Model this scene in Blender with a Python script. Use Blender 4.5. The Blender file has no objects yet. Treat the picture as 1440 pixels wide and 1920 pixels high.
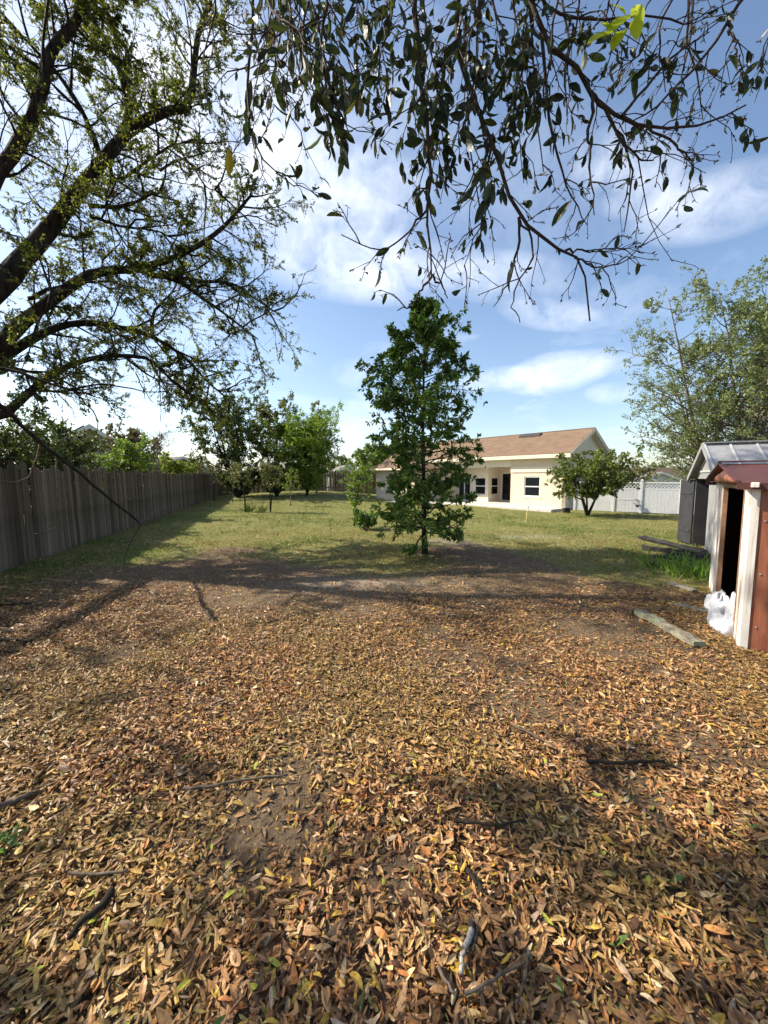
import bpy, math, random
import numpy as np
from mathutils import Vector, Matrix

random.seed(7)
RNG = np.random.default_rng(7)
PI = math.pi
scene = bpy.context.scene
COL = scene.collection

# ------------------------------------------------------------------ camera
H = 1.7
F = 720.0
TH = math.atan(64 / 720)
cam_data = bpy.data.cameras.new('camera')
cam_data.sensor_fit = 'HORIZONTAL'
cam_data.sensor_width = 36
cam_data.lens = 36 * F / 1440
cam_data.clip_start = 0.05
cam_data.clip_end = 2000
cam = bpy.data.objects.new('camera', cam_data)
COL.objects.link(cam)
cam.location = (0, 0, H)
cam.rotation_euler = (PI / 2 - TH, 0, 0)
scene.camera = cam

# ------------------------------------------------------------------ sun and sky
SUN_EL = math.radians(41)
SUN_DIR = Vector((-0.98 * math.cos(SUN_EL), 0.20 * math.cos(SUN_EL), math.sin(SUN_EL))).normalized()   # towards the sun
sun_data = bpy.data.lights.new('sun', 'SUN')
sun_data.energy = 5.0
sun_data.angle = math.radians(0.55)
sun_data.color = (1.0, 0.91, 0.76)
sun = bpy.data.objects.new('sun', sun_data)
COL.objects.link(sun)
sun.rotation_euler = SUN_DIR.to_track_quat('Z', 'Y').to_euler()

world = bpy.data.worlds.new('World')
scene.world = world
world.use_nodes = True


def ray(px, py):
    u = (px - 720) / F
    v = (960 - py) / F
    return np.array([u, math.cos(TH) + v * math.sin(TH), v * math.cos(TH) - math.sin(TH)])


def build_sky():
    nt = world.node_tree
    N, L = nt.nodes, nt.links
    N.clear()
    out = N.new('ShaderNodeOutputWorld')
    bg = N.new('ShaderNodeBackground')
    bg.inputs['Strength'].default_value = 0.122
    sky = N.new('ShaderNodeTexSky')
    sky.sky_type = 'NISHITA'
    sky.sun_disc = False
    sky.sun_elevation = SUN_EL
    sky.sun_rotation = math.atan2(SUN_DIR.x, SUN_DIR.y)
    sky.altitude = 20
    sky.air_density = 1.0
    sky.dust_density = 1.1
    sky.ozone_density = 1.4
    tc = N.new('ShaderNodeTexCoord')
    sep = N.new('ShaderNodeSeparateXYZ')
    L.new(tc.outputs['Generated'], sep.inputs[0])

    def M(op, a, b=None, c=None, clamp=False):
        n = N.new('ShaderNodeMath')
        n.operation = op
        n.use_clamp = clamp
        for i, q in enumerate((a, b, c)):
            if q is None:
                continue
            if isinstance(q, (int, float)):
                n.inputs[i].default_value = q
            else:
                L.new(q, n.inputs[i])
        return n.outputs[0]
    az = M('ARCTAN2', sep.outputs[0], sep.outputs[1])
    el = M('ARCSINE', sep.outputs[2])

    def noise(vec, scale, detail, rough, dist=0.0):
        n = N.new('ShaderNodeTexNoise')
        n.inputs['Scale'].default_value = scale
        n.inputs['Detail'].default_value = detail
        n.inputs['Roughness'].default_value = rough
        n.inputs['Distortion'].default_value = dist
        L.new(vec, n.inputs['Vector'])
        return n.outputs['Fac']
    # cloud-deck coordinates: direction projected on a plane above
    den = M('ADD', M('MAXIMUM', sep.outputs[2], 0.0), 0.18)
    comb = N.new('ShaderNodeCombineXYZ')
    L.new(M('DIVIDE', sep.outputs[0], den), comb.inputs[0])
    L.new(M('DIVIDE', sep.outputs[1], den), comb.inputs[1])
    n1 = noise(comb.outputs[0], 1.5, 9, 0.58, 0.4)
    n2 = noise(comb.outputs[0], 6.0, 8, 0.62, 0.2)
    n3 = noise(tc.outputs['Generated'], 7.0, 6, 0.6, 0.3)
    n4 = noise(tc.outputs['Generated'], 16.0, 8, 0.62, 0.5)
    # a veil of thin cirrus over the whole dome
    veil = M('MULTIPLY', M('SUBTRACT', n1, 0.53, clamp=True), 2.0, clamp=True)
    total = veil
    blobs = [  # px, py, half width, half height, tilt (px), strength
        (410, 265, 200, 180, 0, .85), (215, 120, 260, 260, 0, 0.5), (600, 370, 160, 90, 10, 0.75), (690, 505, 170, 55, 0, 0.85),
        (850, 330, 330, 150, 0, 0.22),
        (1040, 700, 85, 30, -16, .85), (930, 712, 60, 18, -8, 0.7), (1175, 325, 90, 70, 0, 0.75),
        (1340, 385, 150, 55, -40, 0.75), (1030, 590, 80, 24, 8, 0.7), (1145, 738, 40, 16, 0, 0.6),
        (660, 800, 60, 40, -20, 0.7), (930, 520, 120, 40, 0, 0.55), (250, 780, 160, 60, 0, 0.15), (660, 700, 30, 22, 0, 0.4),
    ]
    for (px, py, hw, hh, tilt, s) in blobs:
        d = ray(px, py)
        a0 = math.atan2(d[0], d[1])
        e0 = math.asin(d[2] / np.linalg.norm(d))
        dr = ray(px + hw, py + tilt)
        a1 = math.atan2(dr[0], dr[1])
        e1 = math.asin(dr[2] / np.linalg.norm(dr))
        dt = ray(px, py - hh)
        eh = math.asin(dt[2] / np.linalg.norm(dt)) - e0
        shear = (e1 - e0) / (a1 - a0)
        da = M('SUBTRACT', az, a0)
        de = M('SUBTRACT', M('SUBTRACT', el, e0), M('MULTIPLY', da, shear))
        qa = M('DIVIDE', da, a1 - a0)
        qe = M('DIVIDE', de, eh)
        r2 = M('ADD', M('MULTIPLY', qa, qa), M('MULTIPLY', qe, qe))
        g = M('SUBTRACT', 1.0, M('MULTIPLY', r2, 0.5), clamp=True)
        rag = M('MULTIPLY', M('SUBTRACT', M('ADD', M('MULTIPLY', n3, 0.55), M('MULTIPLY', n4, 0.55)), 0.36, clamp=True), 2.6)
        k = M('MULTIPLY', M('MULTIPLY', g, rag), s * 1.25)
        total = M('ADD', total, k)
    total = M('MULTIPLY', M('ADD', M('MULTIPLY', total, 0.72), M('MULTIPLY', M('MULTIPLY', total, n2), 0.5)), 0.95, clamp=True)
    total = M('MULTIPLY', total, 0.9)
    # thin near the horizon line
    mix = N.new('ShaderNodeMix')
    mix.data_type = 'RGBA'
    L.new(total, mix.inputs[0])
    L.new(sky.outputs[0], mix.inputs[6])
    mix.inputs[7].default_value = (6.3, 6.6, 7.2, 1)
    L.new(mix.outputs[2], bg.inputs['Color'])
    L.new(bg.outputs[0], out.inputs['Surface'])


build_sky()

scene.view_settings.view_transform = 'Standard'
scene.view_settings.look = 'None'
scene.view_settings.exposure = 0.85
scene.view_settings.gamma = 1.0
scene.view_settings.use_curve_mapping = False
scene.render.engine = 'CYCLES'
cy = scene.cycles
cy.max_bounces = 4
cy.diffuse_bounces = 3
cy.glossy_bounces = 2
cy.transmission_bounces = 3
cy.transparent_max_bounces = 8
cy.use_denoising = True
cy.use_adaptive_sampling = True
cy.adaptive_threshold = 0.03
cy.sample_clamp_indirect = 6

# ------------------------------------------------------------------ helpers


def at(px, py, y):
    d = ray(px, py)
    return d * (y / d[1]) + np.array([0, 0, H])


def smooth(a, b, x):
    t = np.clip((x - a) / (b - a), 0, 1)
    return t * t * (3 - 2 * t)


_tabs = {}


def vnoise(x, y, seed=0):
    if seed not in _tabs:
        _tabs[seed] = np.random.default_rng(seed + 100).random((256, 256))
    tab = _tabs[seed]
    x = np.asarray(x, float)
    y = np.asarray(y, float)
    xi = np.floor(x).astype(int)
    yi = np.floor(y).astype(int)
    fx = x - xi
    fy = y - yi
    fx = fx * fx * (3 - 2 * fx)
    fy = fy * fy * (3 - 2 * fy)
    a = tab[xi & 255, yi & 255]
    b = tab[(xi + 1) & 255, yi & 255]
    c = tab[xi & 255, (yi + 1) & 255]
    d = tab[(xi + 1) & 255, (yi + 1) & 255]
    return a * (1 - fx) * (1 - fy) + b * fx * (1 - fy) + c * (1 - fx) * fy + d * fx * fy


def fbm(x, y, seed=0, o=4):
    s = 0
    a = 0.5
    for k in range(o):
        s = s + a * vnoise(x * 2 ** k + 17 * k, y * 2 ** k + 9 * k, seed + k)
        a *= 0.5
    return s / (1 - 0.5 ** o)


def gz(x, y):
    x = np.asarray(x, float)
    y = np.asarray(y, float)
    near = 0.05 * (fbm(x * 0.8 + 50, y * 0.8 + 50, 1, 3) - 0.5) * (1 - smooth(10, 20, y))
    big = 0.14 * (fbm(x * 0.17 + 80, y * 0.17 + 80, 5, 2) - 0.5) * smooth(8, 16, y)
    mound = 0.55 * np.exp(-(((x + 7.0) / 6.5) ** 2 + ((y - 33) / 7.5) ** 2))
    drop = -1.3 * smooth(27, 42, y) * smooth(8, 18, x)
    return near + big + mound + drop


def gpt(x, y, dz=0.0):
    return np.array([x, y, float(gz(x, y)) + dz])


def G(px, py):
    d = ray(px, py)
    p = d * (-H / d[2])
    return gpt(p[0], p[1])


def tag(o, label=None, cat=None, group=None, kind=None):
    if label:
        o['label'] = label
    if cat:
        o['category'] = cat
    if group:
        o['group'] = group
    if kind:
        o['kind'] = kind
    return o


def empty(name, loc, rz=0.0):
    o = bpy.data.objects.new(name, None)
    o.empty_display_size = 0.2
    o.location = tuple(float(c) for c in loc)
    o.rotation_euler = (0, 0, rz)
    COL.objects.link(o)
    return o


def link(name, me, parent=None, world_coords=True):
    o = bpy.data.objects.new(name, me)
    COL.objects.link(o)
    if parent is not None:
        o.parent = parent
        if world_coords:
            q = parent
            off = Vector((0, 0, 0))
            while q is not None:
                off += q.location
                q = q.parent
            o.location = -off
    return o


def arrays_mesh(name, V, loops, starts, totals, mat=None, col=None, smooth_sh=False, mat_idx=None):
    me = bpy.data.meshes.new(name)
    V = np.ascontiguousarray(V, dtype=np.float32)
    me.vertices.add(len(V))
    me.vertices.foreach_set('co', V.ravel())
    me.loops.add(len(loops))
    me.loops.foreach_set('vertex_index', np.ascontiguousarray(loops, dtype=np.int32))
    me.polygons.add(len(starts))
    me.polygons.foreach_set('loop_start', np.ascontiguousarray(starts, dtype=np.int32))
    me.polygons.foreach_set('loop_total', np.ascontiguousarray(totals, dtype=np.int32))
    me.polygons.foreach_set('use_smooth', np.full(len(starts), bool(smooth_sh)))
    if mat is not None:
        for m in (mat if isinstance(mat, (list, tuple)) else [mat]):
            me.materials.append(m)
    if mat_idx is not None:
        me.polygons.foreach_set('material_index', np.ascontiguousarray(mat_idx, dtype=np.int32))
    if col is not None:
        a = me.color_attributes.new('col', 'FLOAT_COLOR', 'POINT')
        c4 = np.ones((len(V), 4), dtype=np.float32)
        c4[:, :3] = col
        a.data.foreach_set('color', c4.ravel())
    me.update(calc_edges=True)
    me.validate()
    return me


class MB:
    """collects boxes, prisms and tubes; build() links them as one mesh object"""

    def __init__(self):
        self.V = []
        self.F = []
        self.n = 0

    def add(self, verts, faces):
        verts = np.asarray(verts, float)
        self.V.append(verts)
        n = self.n
        self.F.extend([[i + n for i in f] for f in faces])
        self.n += len(verts)
        return self

    def box(self, a, b, M=None):
        x0, y0, z0 = a
        x1, y1, z1 = b
        v = np.array([(x0, y0, z0), (x1, y0, z0), (x1, y1, z0), (x0, y1, z0), (x0, y0, z1), (x1, y0, z1), (x1, y1, z1), (x0, y1, z1)], float)
        if M is not None:
            v = np.array([tuple(M @ Vector(p)) for p in v])
        return self.add(v, [(0, 3, 2, 1), (4, 5, 6, 7), (0, 1, 5, 4), (1, 2, 6, 5), (2, 3, 7, 6), (3, 0, 4, 7)])

    def bevbox(self, a, b, c=0.01):
        """box whose four vertical (z) edges are chamfered and top edges eased"""
        x0, y0, z0 = a
        x1, y1, z1 = b

        def ring(x0, y0, x1, y1, c, z):
            return [(x0 + c, y0, z), (x1 - c, y0, z), (x1, y0 + c, z), (x1, y1 - c, z), (x1 - c, y1, z), (x0 + c, y1, z), (x0, y1 - c, z), (x0, y0 + c, z)]
        v = ring(x0 + c, y0 + c, x1 - c, y1 - c, c * .6, z0) + ring(x0, y0, x1, y1, c, z0 + c) + ring(x0, y0, x1, y1, c, z1 - c) + ring(x0 + c, y0 + c, x1 - c, y1 - c, c * .6, z1)
        f = [tuple(reversed(range(8))), tuple(range(24, 32))]
        for r in range(3):
            for i in range(8):
                j = (i + 1) % 8
                f.append((r * 8 + i, r * 8 + j, r * 8 + 8 + j, r * 8 + 8 + i))
        return self.add(v, f)

    def prism(self, poly, axis_from, axis_to, f=lambda p, t: p):
        """poly: list of 3-d points; extruded by vector (axis_to)"""
        poly = np.asarray(poly, float)
        n = len(poly)
        v = np.concatenate([poly + np.asarray(axis_from), poly + np.asarray(axis_to)])
        fc = [tuple(reversed(range(n))), tuple(range(n, 2 * n))]
        for i in range(n):
            j = (i + 1) % n
            fc.append((i, j, n + j, n + i))
        return self.add(v, fc)

    def quad(self, *p):
        return self.add(p, [tuple(range(len(p)))])

    def build(self, name, mat, parent=None, world_coords=False, smooth_sh=False):
        V = np.concatenate(self.V)
        tot = [len(f) for f in self.F]
        st = np.concatenate([[0], np.cumsum(tot)[:-1]])
        lp = [i for f in self.F for i in f]
        me = arrays_mesh(name, V, lp, st, tot, mat, smooth_sh=smooth_sh)
        return link(name, me, parent, world_coords)


class Tubes:
    def __init__(self):
        self.V = []
        self.Q = []
        self.n = 0

    def add(self, path, rad, sides=5, lump=0.0):
        path = np.asarray(path, float)
        k = len(path)
        rad = np.asarray(rad, float)
        t = np.gradient(path, axis=0)
        t /= np.linalg.norm(t, axis=1)[:, None] + 1e-9
        m = t.mean(axis=0)
        ref = np.array([1.0, 0, 0]) if abs(m[0]) < 0.7 * np.linalg.norm(m) + 1e-9 else np.array([0, 1.0, 0])
        n1 = np.cross(t, ref)
        n1 /= np.linalg.norm(n1, axis=1)[:, None] + 1e-9
        n2 = np.cross(t, n1)
        a = np.arange(sides) * 2 * PI / sides
        r = rad[:, None]
        if lump:
            r = r * (1 + lump * (RNG.random((k, sides)) - 0.5))
        ring = path[:, None, :] + r[:, :, None] * (np.cos(a)[None, :, None] * n1[:, None, :] + np.sin(a)[None, :, None] * n2[:, None, :])
        self.V.append(ring.reshape(-1, 3))
        i = np.arange(k - 1)[:, None] * sides
        j = np.arange(sides)[None, :]
        j2 = (j + 1) % sides
        q = np.stack([i + j, i + j2, i + sides + j2, i + sides + j], axis=-1).reshape(-1, 4) + self.n
        self.Q.append(q)
        self.n += k * sides
        # end caps as degenerate-free fans are skipped for twigs; thick ends get a quad/ngon via a tip vertex
        if rad[-1] > 0.004:
            tip = path[-1] + t[-1] * rad[-1] * 0.6
            self.V.append(tip[None])
            base = self.n - sides
            self.Q.append(np.array([[base + jj, base + (jj + 1) % sides, self.n, self.n] for jj in range(sides)]))
            self.n += 1
        return self

    def build(self, name, mat, parent=None, world_coords=True):
        V = np.concatenate(self.V)
        Q = np.concatenate(self.Q)
        tri = Q[:, 2] == Q[:, 3]
        quads = Q[~tri]
        tris = Q[tri][:, :3]
        loops = np.concatenate([quads.ravel(), tris.ravel()])
        tot = np.concatenate([np.full(len(quads), 4), np.full(len(tris), 3)])
        st = np.concatenate([[0], np.cumsum(tot)[:-1]])
        me = arrays_mesh(name, V, loops, st, tot, mat, smooth_sh=True)
        return link(name, me, parent, world_coords)


# leaf templates: (s along length, w half width, lift)
T_NEAR = dict(
    s=np.array([0, .30, .30, .30, .68, .68, .68, 1.0]), w=np.array([0, -.46, 0, .46, -.40, 0, .40, 0]),
    f=[(0, 2, 1), (0, 3, 2), (1, 2, 5, 4), (2, 3, 6, 5), (4, 5, 7), (5, 6, 7)])
_s, _w = (0.14, .40, .66, .87), (.26, .46, .43, .24)
T_FINE = dict(
    s=np.array([0.0] + [q for q in _s for _ in range(3)] + [1.0]), w=np.array([0.0] + [k * w_ for w_ in _w for k in (-1, 0, 1)] + [0.0]),
    f=[(0, 2, 1), (0, 3, 2)] + [f_ for r_ in range(3) for f_ in ((1 + 3 * r_, 2 + 3 * r_, 5 + 3 * r_, 4 + 3 * r_), (2 + 3 * r_, 3 + 3 * r_, 6 + 3 * r_, 5 + 3 * r_))] + [(10, 11, 13), (11, 12, 13)])
T_MID = dict(s=np.array([0, .42, .42, 1.0, .5]), w=np.array([0, -.5, .5, 0, 0]), f=[(0, 4, 1), (0, 2, 4), (1, 4, 3), (4, 2, 3)])
T_TRI = dict(s=np.array([0, .62, 1.0]), w=np.array([-.34, .62, -.28]), f=[(0, 1, 2)])
T_FAR = dict(s=np.array([0, .45, 1.0, .45]), w=np.array([0, -.5, 0, .5]), f=[(0, 3, 2, 1)])


def leaf_mesh(name, P, A, N, L, W, col, T, mat, arch=0.0, fold=0.25):
    """P base points, A long axis, N normal, L length, W width, all arrays"""
    n = len(P)
    A = A / (np.linalg.norm(A, axis=1)[:, None] + 1e-9)
    S = np.cross(N, A)
    S /= np.linalg.norm(S, axis=1)[:, None] + 1e-9
    N = np.cross(A, S)
    s, w = T['s'], T['w']
    k = len(s)
    arch = np.broadcast_to(np.asarray(arch, float), (n,))
    fold = np.broadcast_to(np.asarray(fold, float), (n,))
    off = (L[:, None] * s[None])[:, :, None] * A[:, None, :] + (W[:, None] * w[None])[:, :, None] * S[:, None, :]
    lift = W[:, None] * np.abs(w)[None] * fold[:, None] - arch[:, None] * L[:, None] * (4 * (s - .5) ** 2)[None]
    V = P[:, None, :] + off + lift[:, :, None] * N[:, None, :]
    tot1 = np.array([len(f) for f in T['f']])
    lp1 = np.array([i for f in T['f'] for i in f])
    loops = (lp1[None] + (np.arange(n) * k)[:, None]).ravel()
    tot = np.tile(tot1, n)
    st = np.concatenate([[0], np.cumsum(tot)[:-1]])
    return arrays_mesh(name, V.reshape(-1, 3), loops, st, tot, mat, col=np.repeat(col, k, axis=0))


def pick_cols(n, pal, wts, jit=0.25, rng=None):
    rng = rng or RNG
    pal = np.array(pal, float)
    w = np.array(wts, float)
    c = pal[rng.choice(len(pal), n, p=w / w.sum())]
    return np.clip(c * (1 + jit * (rng.random((n, 1)) * 2 - 1)) * (1 + 0.12 * (rng.random((n, 3)) - .5)), 0, 1)


# ------------------------------------------------------------------ materials
MATS = {}


def mat_base(name):
    m = bpy.data.materials.new(name)
    m.use_nodes = True
    nt = m.node_tree
    b = nt.nodes['Principled BSDF']
    return m, nt, b


def ramp(nt, fac, stops):
    r = nt.nodes.new('ShaderNodeValToRGB')
    e = r.color_ramp.elements
    while len(e) < len(stops):
        e.new(0.5)
    for i, (p, c) in enumerate(stops):
        e[i].position = p
        e[i].color = (*c, 1) if len(c) == 3 else c
    nt.links.new(fac, r.inputs[0])
    return r.outputs[0]


def noise_node(nt, scale, detail=5, rough=0.55, vec=None, dist=0):
    n = nt.nodes.new('ShaderNodeTexNoise')
    if vec is None:
        g = nt.nodes.new('ShaderNodeNewGeometry')
        vec = g.outputs['Position']
    n.inputs['Scale'].default_value = scale
    n.inputs['Detail'].default_value = detail
    n.inputs['Roughness'].default_value = rough
    n.inputs['Distortion'].default_value = dist
    if vec is not None:
        nt.links.new(vec, n.inputs['Vector'])
    return n.outputs['Fac']


def coords(nt, scale=(1, 1, 1), kind='Object'):
    t = nt.nodes.new('ShaderNodeTexCoord')
    m = nt.nodes.new('ShaderNodeMapping')
    m.inputs['Scale'].default_value = scale
    nt.links.new(t.outputs[kind], m.inputs['Vector'])
    return m.outputs[0]


def mixc(nt, fac, a, b, mode='MIX'):
    n = nt.nodes.new('ShaderNodeMix')
    n.data_type = 'RGBA'
    n.blend_type = mode
    for i, q in ((0, fac), (6, a), (7, b)):
        if isinstance(q, (int, float)):
            n.inputs[i].default_value = q
        elif isinstance(q, tuple):
            n.inputs[i].default_value = (*q, 1) if len(q) == 3 else q
        else:
            nt.links.new(q, n.inputs[i])
    return n.outputs[2]


def bump(nt, b, h, strength=0.3, dist=0.02):
    n = nt.nodes.new('ShaderNodeBump')
    n.inputs['Strength'].default_value = strength
    n.inputs['Distance'].default_value = dist
    nt.links.new(h, n.inputs['Height'])
    nt.links.new(n.outputs[0], b.inputs['Normal'])


def simple(name, c1, c2=None, scale=4.0, rough=0.7, stretch=(1, 1, 1), bumps=0.0, bdist=0.01, spec=0.3, metal=0.0, detail=6, lo=0.35, hi=0.68, kind='Object'):
    m, nt, b = mat_base(name)
    b.inputs['Roughness'].default_value = rough
    b.inputs['Specular IOR Level'].default_value = spec
    b.inputs['Metallic'].default_value = metal
    if c2 is None:
        c2 = tuple(c * 0.82 for c in c1)
    v = coords(nt, stretch, kind)
    f = noise_node(nt, scale, detail, 0.6, v)
    nt.links.new(ramp(nt, f, [(lo, c2), (hi, c1)]), b.inputs['Base Color'])
    if bumps:
        bump(nt, b, noise_node(nt, scale * 3, 6, 0.65, v), bumps, bdist)
    MATS[name] = m
    return m


def leaf_mat(name, trans=0.35, rough=0.45, spec=0.35, tint=(1.25, 1.3, 0.6)):
    m, nt, b = mat_base(name)
    a = nt.nodes.new('ShaderNodeAttribute')
    a.attribute_name = 'col'
    nt.links.new(a.outputs['Color'], b.inputs['Base Color'])
    b.inputs['Roughness'].default_value = rough
    b.inputs['Specular IOR Level'].default_value = spec
    if trans > 0:
        t = nt.nodes.new('ShaderNodeBsdfTranslucent')
        nt.links.new(mixc(nt, 1.0, a.outputs['Color'], tint, 'MULTIPLY'), t.inputs['Color'])
        mx = nt.nodes.new('ShaderNodeMixShader')
        mx.inputs[0].default_value = trans
        nt.links.new(b.outputs[0], mx.inputs[1])
        nt.links.new(t.outputs[0], mx.inputs[2])
        nt.links.new(mx.outputs[0], nt.nodes['Material Output'].inputs['Surface'])
    MATS[name] = m
    return m


leaf_mat('leaf', 0.35, 0.42, 0.4)
leaf_mat('leaf_thin', 0.5, 0.5, 0.3, (1.3, 1.35, 0.5))
leaf_mat('litter', 0.10, 0.5, 0.35, (1.2, 1.0, 0.7))
_nt = MATS['litter'].node_tree
_b = _nt.nodes['Principled BSDF']
_src = [l for l in _nt.links if l.to_socket == _b.inputs['Base Color']][0].from_socket
_mot = ramp(_nt, noise_node(_nt, 70, 4, .65, coords(_nt, kind='Generated') if False else None), [(.32, (.50, .44, .38)), (.55, (1, 1, 1)), (.75, (1.12, 1.1, 1.05))])
_nt.links.new(mixc(_nt, 1.0, _src, _mot, 'MULTIPLY'), _b.inputs['Base Color'])
leaf_mat('grass', 0.30, 0.6, 0.2, (1.2, 1.25, 0.5))
simple('bark', (.050, .040, .031), (.012, .010, .008), 14, 0.9, (1, 1, .25), 0.8, 0.02, 0.15)
simple('bark_grey', (.22, .19, .16), (.09, .075, .06), 8, 0.9, (1, 1, .3), 0.6, 0.01, 0.15)
simple('bark_dark', (.045, .036, .028), (.018, .015, .012), 12, 0.9, (1, 1, .3), 0.6, 0.01, 0.15)
simple('twig', (.07, .05, .04), (.03, .022, .018), 20, 0.8, spec=0.2)
simple('stick', (.20, .155, .115), (.07, .05, .035), 25, 0.85, (1, 1, 1), 0.5, 0.003, 0.2)
simple('stick_lichen', (.40, .37, .31), (.055, .04, .03), 38, 0.85, (1, 1, 1), 0.5, 0.003, 0.2, lo=.44, hi=.56)


def fence_material():
    m, nt, b = mat_base('fence_wood')
    b.inputs['Roughness'].default_value = 0.9
    b.inputs['Specular IOR Level'].default_value = 0.12
    v = coords(nt, (14, 14, 0.7))
    g = noise_node(nt, 2.2, 8, 0.7, v, 0.3)
    c = ramp(nt, g, [(.28, (.07, .052, .036)), (.5, (.17, .135, .098)), (.74, (.27, .225, .17))])
    oi = nt.nodes.new('ShaderNodeObjectInfo')
    k = ramp(nt, oi.outputs['Random'], [(0, (.40, .37, .33)), (.3, (.72, .70, .66)), (.7, (.95, .93, .88)), (1, (1.3, 1.28, 1.2))])
    c = mixc(nt, 1.0, c, k, 'MULTIPLY')
    # moss and damp staining with its own blotchy shape
    w = noise_node(nt, 1.3, 4, 0.6, coords(nt, (1, 1, .6)))
    c = mixc(nt, ramp(nt, w, [(.5, (0, 0, 0)), (.72, (.6, .6, .6))]), c, (.06, .07, .03))
    nt.links.new(c, b.inputs['Base Color'])
    bump(nt, b, g, 0.6, 0.008)
    MATS['fence_wood'] = m


fence_material()


def ground_material():
    m, nt, b = mat_base('ground_soil_and_lawn')
    b.inputs['Roughness'].default_value = 0.95
    b.inputs['Specular IOR Level'].default_value = 0.1
    v = coords(nt)
    fine = noise_node(nt, 26, 9, 0.72, v)
    mid = noise_node(nt, 3.4, 6, 0.6, v)
    soil = ramp(nt, fine, [(.3, (.055, .038, .024)), (.5, (.135, .094, .058)), (.72, (.26, .185, .115))])
    soil = mixc(nt, ramp(nt, mid, [(.45, (0, 0, 0)), (.75, (.6, .6, .6))]), soil, (.26, .19, .12))
    lawn = ramp(nt, fine, [(.3, (.055, .065, .018)), (.5, (.14, .15, .042)), (.72, (.28, .26, .10))])
    lawn = mixc(nt, ramp(nt, mid, [(.46, (0, 0, 0)), (.72, (.55, .55, .55))]), lawn, (.33, .26, .13))
    a = nt.nodes.new('ShaderNodeAttribute')
    a.attribute_name = 'col'
    sp = nt.nodes.new('ShaderNodeSeparateColor')
    nt.links.new(a.outputs['Color'], sp.inputs[0])
    mm = nt.nodes.new('ShaderNodeMath')
    mm.operation = 'ADD'
    nt.links.new(sp.outputs[0], mm.inputs[0])
    m2 = nt.nodes.new('ShaderNodeMath')
    m2.operation = 'MULTIPLY_ADD'
    nt.links.new(fine, m2.inputs[0])
    m2.inputs[1].default_value = 0.7
    m2.inputs[2].default_value = -0.35
    nt.links.new(m2.outputs[0], mm.inputs[1])
    f = ramp(nt, mm.outputs[0], [(.38, (0, 0, 0)), (.62, (1, 1, 1))])
    c = mixc(nt, f, soil, lawn)
    # pale sandy patch
    c = mixc(nt, sp.outputs[1], c, (.46, .40, .32))
    nt.links.new(c, b.inputs['Base Color'])
    bump(nt, b, fine, 0.9, 0.03)
    MATS['ground'] = m


ground_material()


# ------------------------------------------------------------------ terrain
def lawn_mask(x, y):
    edge = 7.7 + 4.2 * (fbm(x * .45 + 3, y * .45 + 8, 11, 4) - .5) * 2
    edge = edge - 2.6 * smooth(2.0, 5.0, x) + 0.2 * smooth(-1, -5, x)
    edge = np.where(x < -3.2, edge - 3.0 * smooth(-3.0, -5.4, x), edge)
    return np.clip((y - edge) / 5.0 + 0.40, 0, 1)


def build_ground():
    def axis(lim, near, step, grow):
        pts = list(np.arange(0, near, step))
        s = step
        p = near
        while p < lim:
            pts.append(p)
            s *= grow
            p += s
        pts.append(lim)
        return np.array(pts)
    ax = axis(700, 9, 0.2, 1.1)
    xs = np.concatenate([-ax[::-1][:-1], ax])
    ay = axis(900, 12, 0.2, 1.07)
    yb = axis(300, 4, 0.25, 1.2)
    ys = np.concatenate([-yb[::-1][:-1], ay])
    X, Y = np.meshgrid(xs, ys)
    Z = gz(X, Y)
    nx, ny = len(xs), len(ys)
    V = np.stack([X, Y, Z], -1).reshape(-1, 3)
    i = np.arange(nx - 1)[None, :]
    j = np.arange(ny - 1)[:, None] * nx
    q = np.stack([i + j, i + j + 1, i + j + 1 + nx, i + j + nx], -1).reshape(-1, 4)
    lm = lawn_mask(X, Y).ravel()
    sand = 0.75 * np.exp(-(((X - 1.75) / .45) ** 2 + ((Y - 10.3) / .5) ** 2)) + 0.45 * np.exp(-(((X + 0.2) / 1.2) ** 2 + ((Y - 6.0) / .5) ** 2)) + .3 * np.exp(-(((X - 4.4) / 1.2) ** 2 + ((Y - 11.0) / .4) ** 2))
    sand = (sand * (0.4 + fbm(X * 3, Y * 3, 21, 4))).ravel()
    col = np.stack([lm, np.clip(sand, 0, 1), 0 * lm], -1)
    me = arrays_mesh('ground', V, q.ravel(), np.arange(len(q)) * 4, np.full(len(q), 4), MATS['ground'], col=col, smooth_sh=True)
    o = link('ground', me)
    tag(o, kind='structure')


build_ground()


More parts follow.
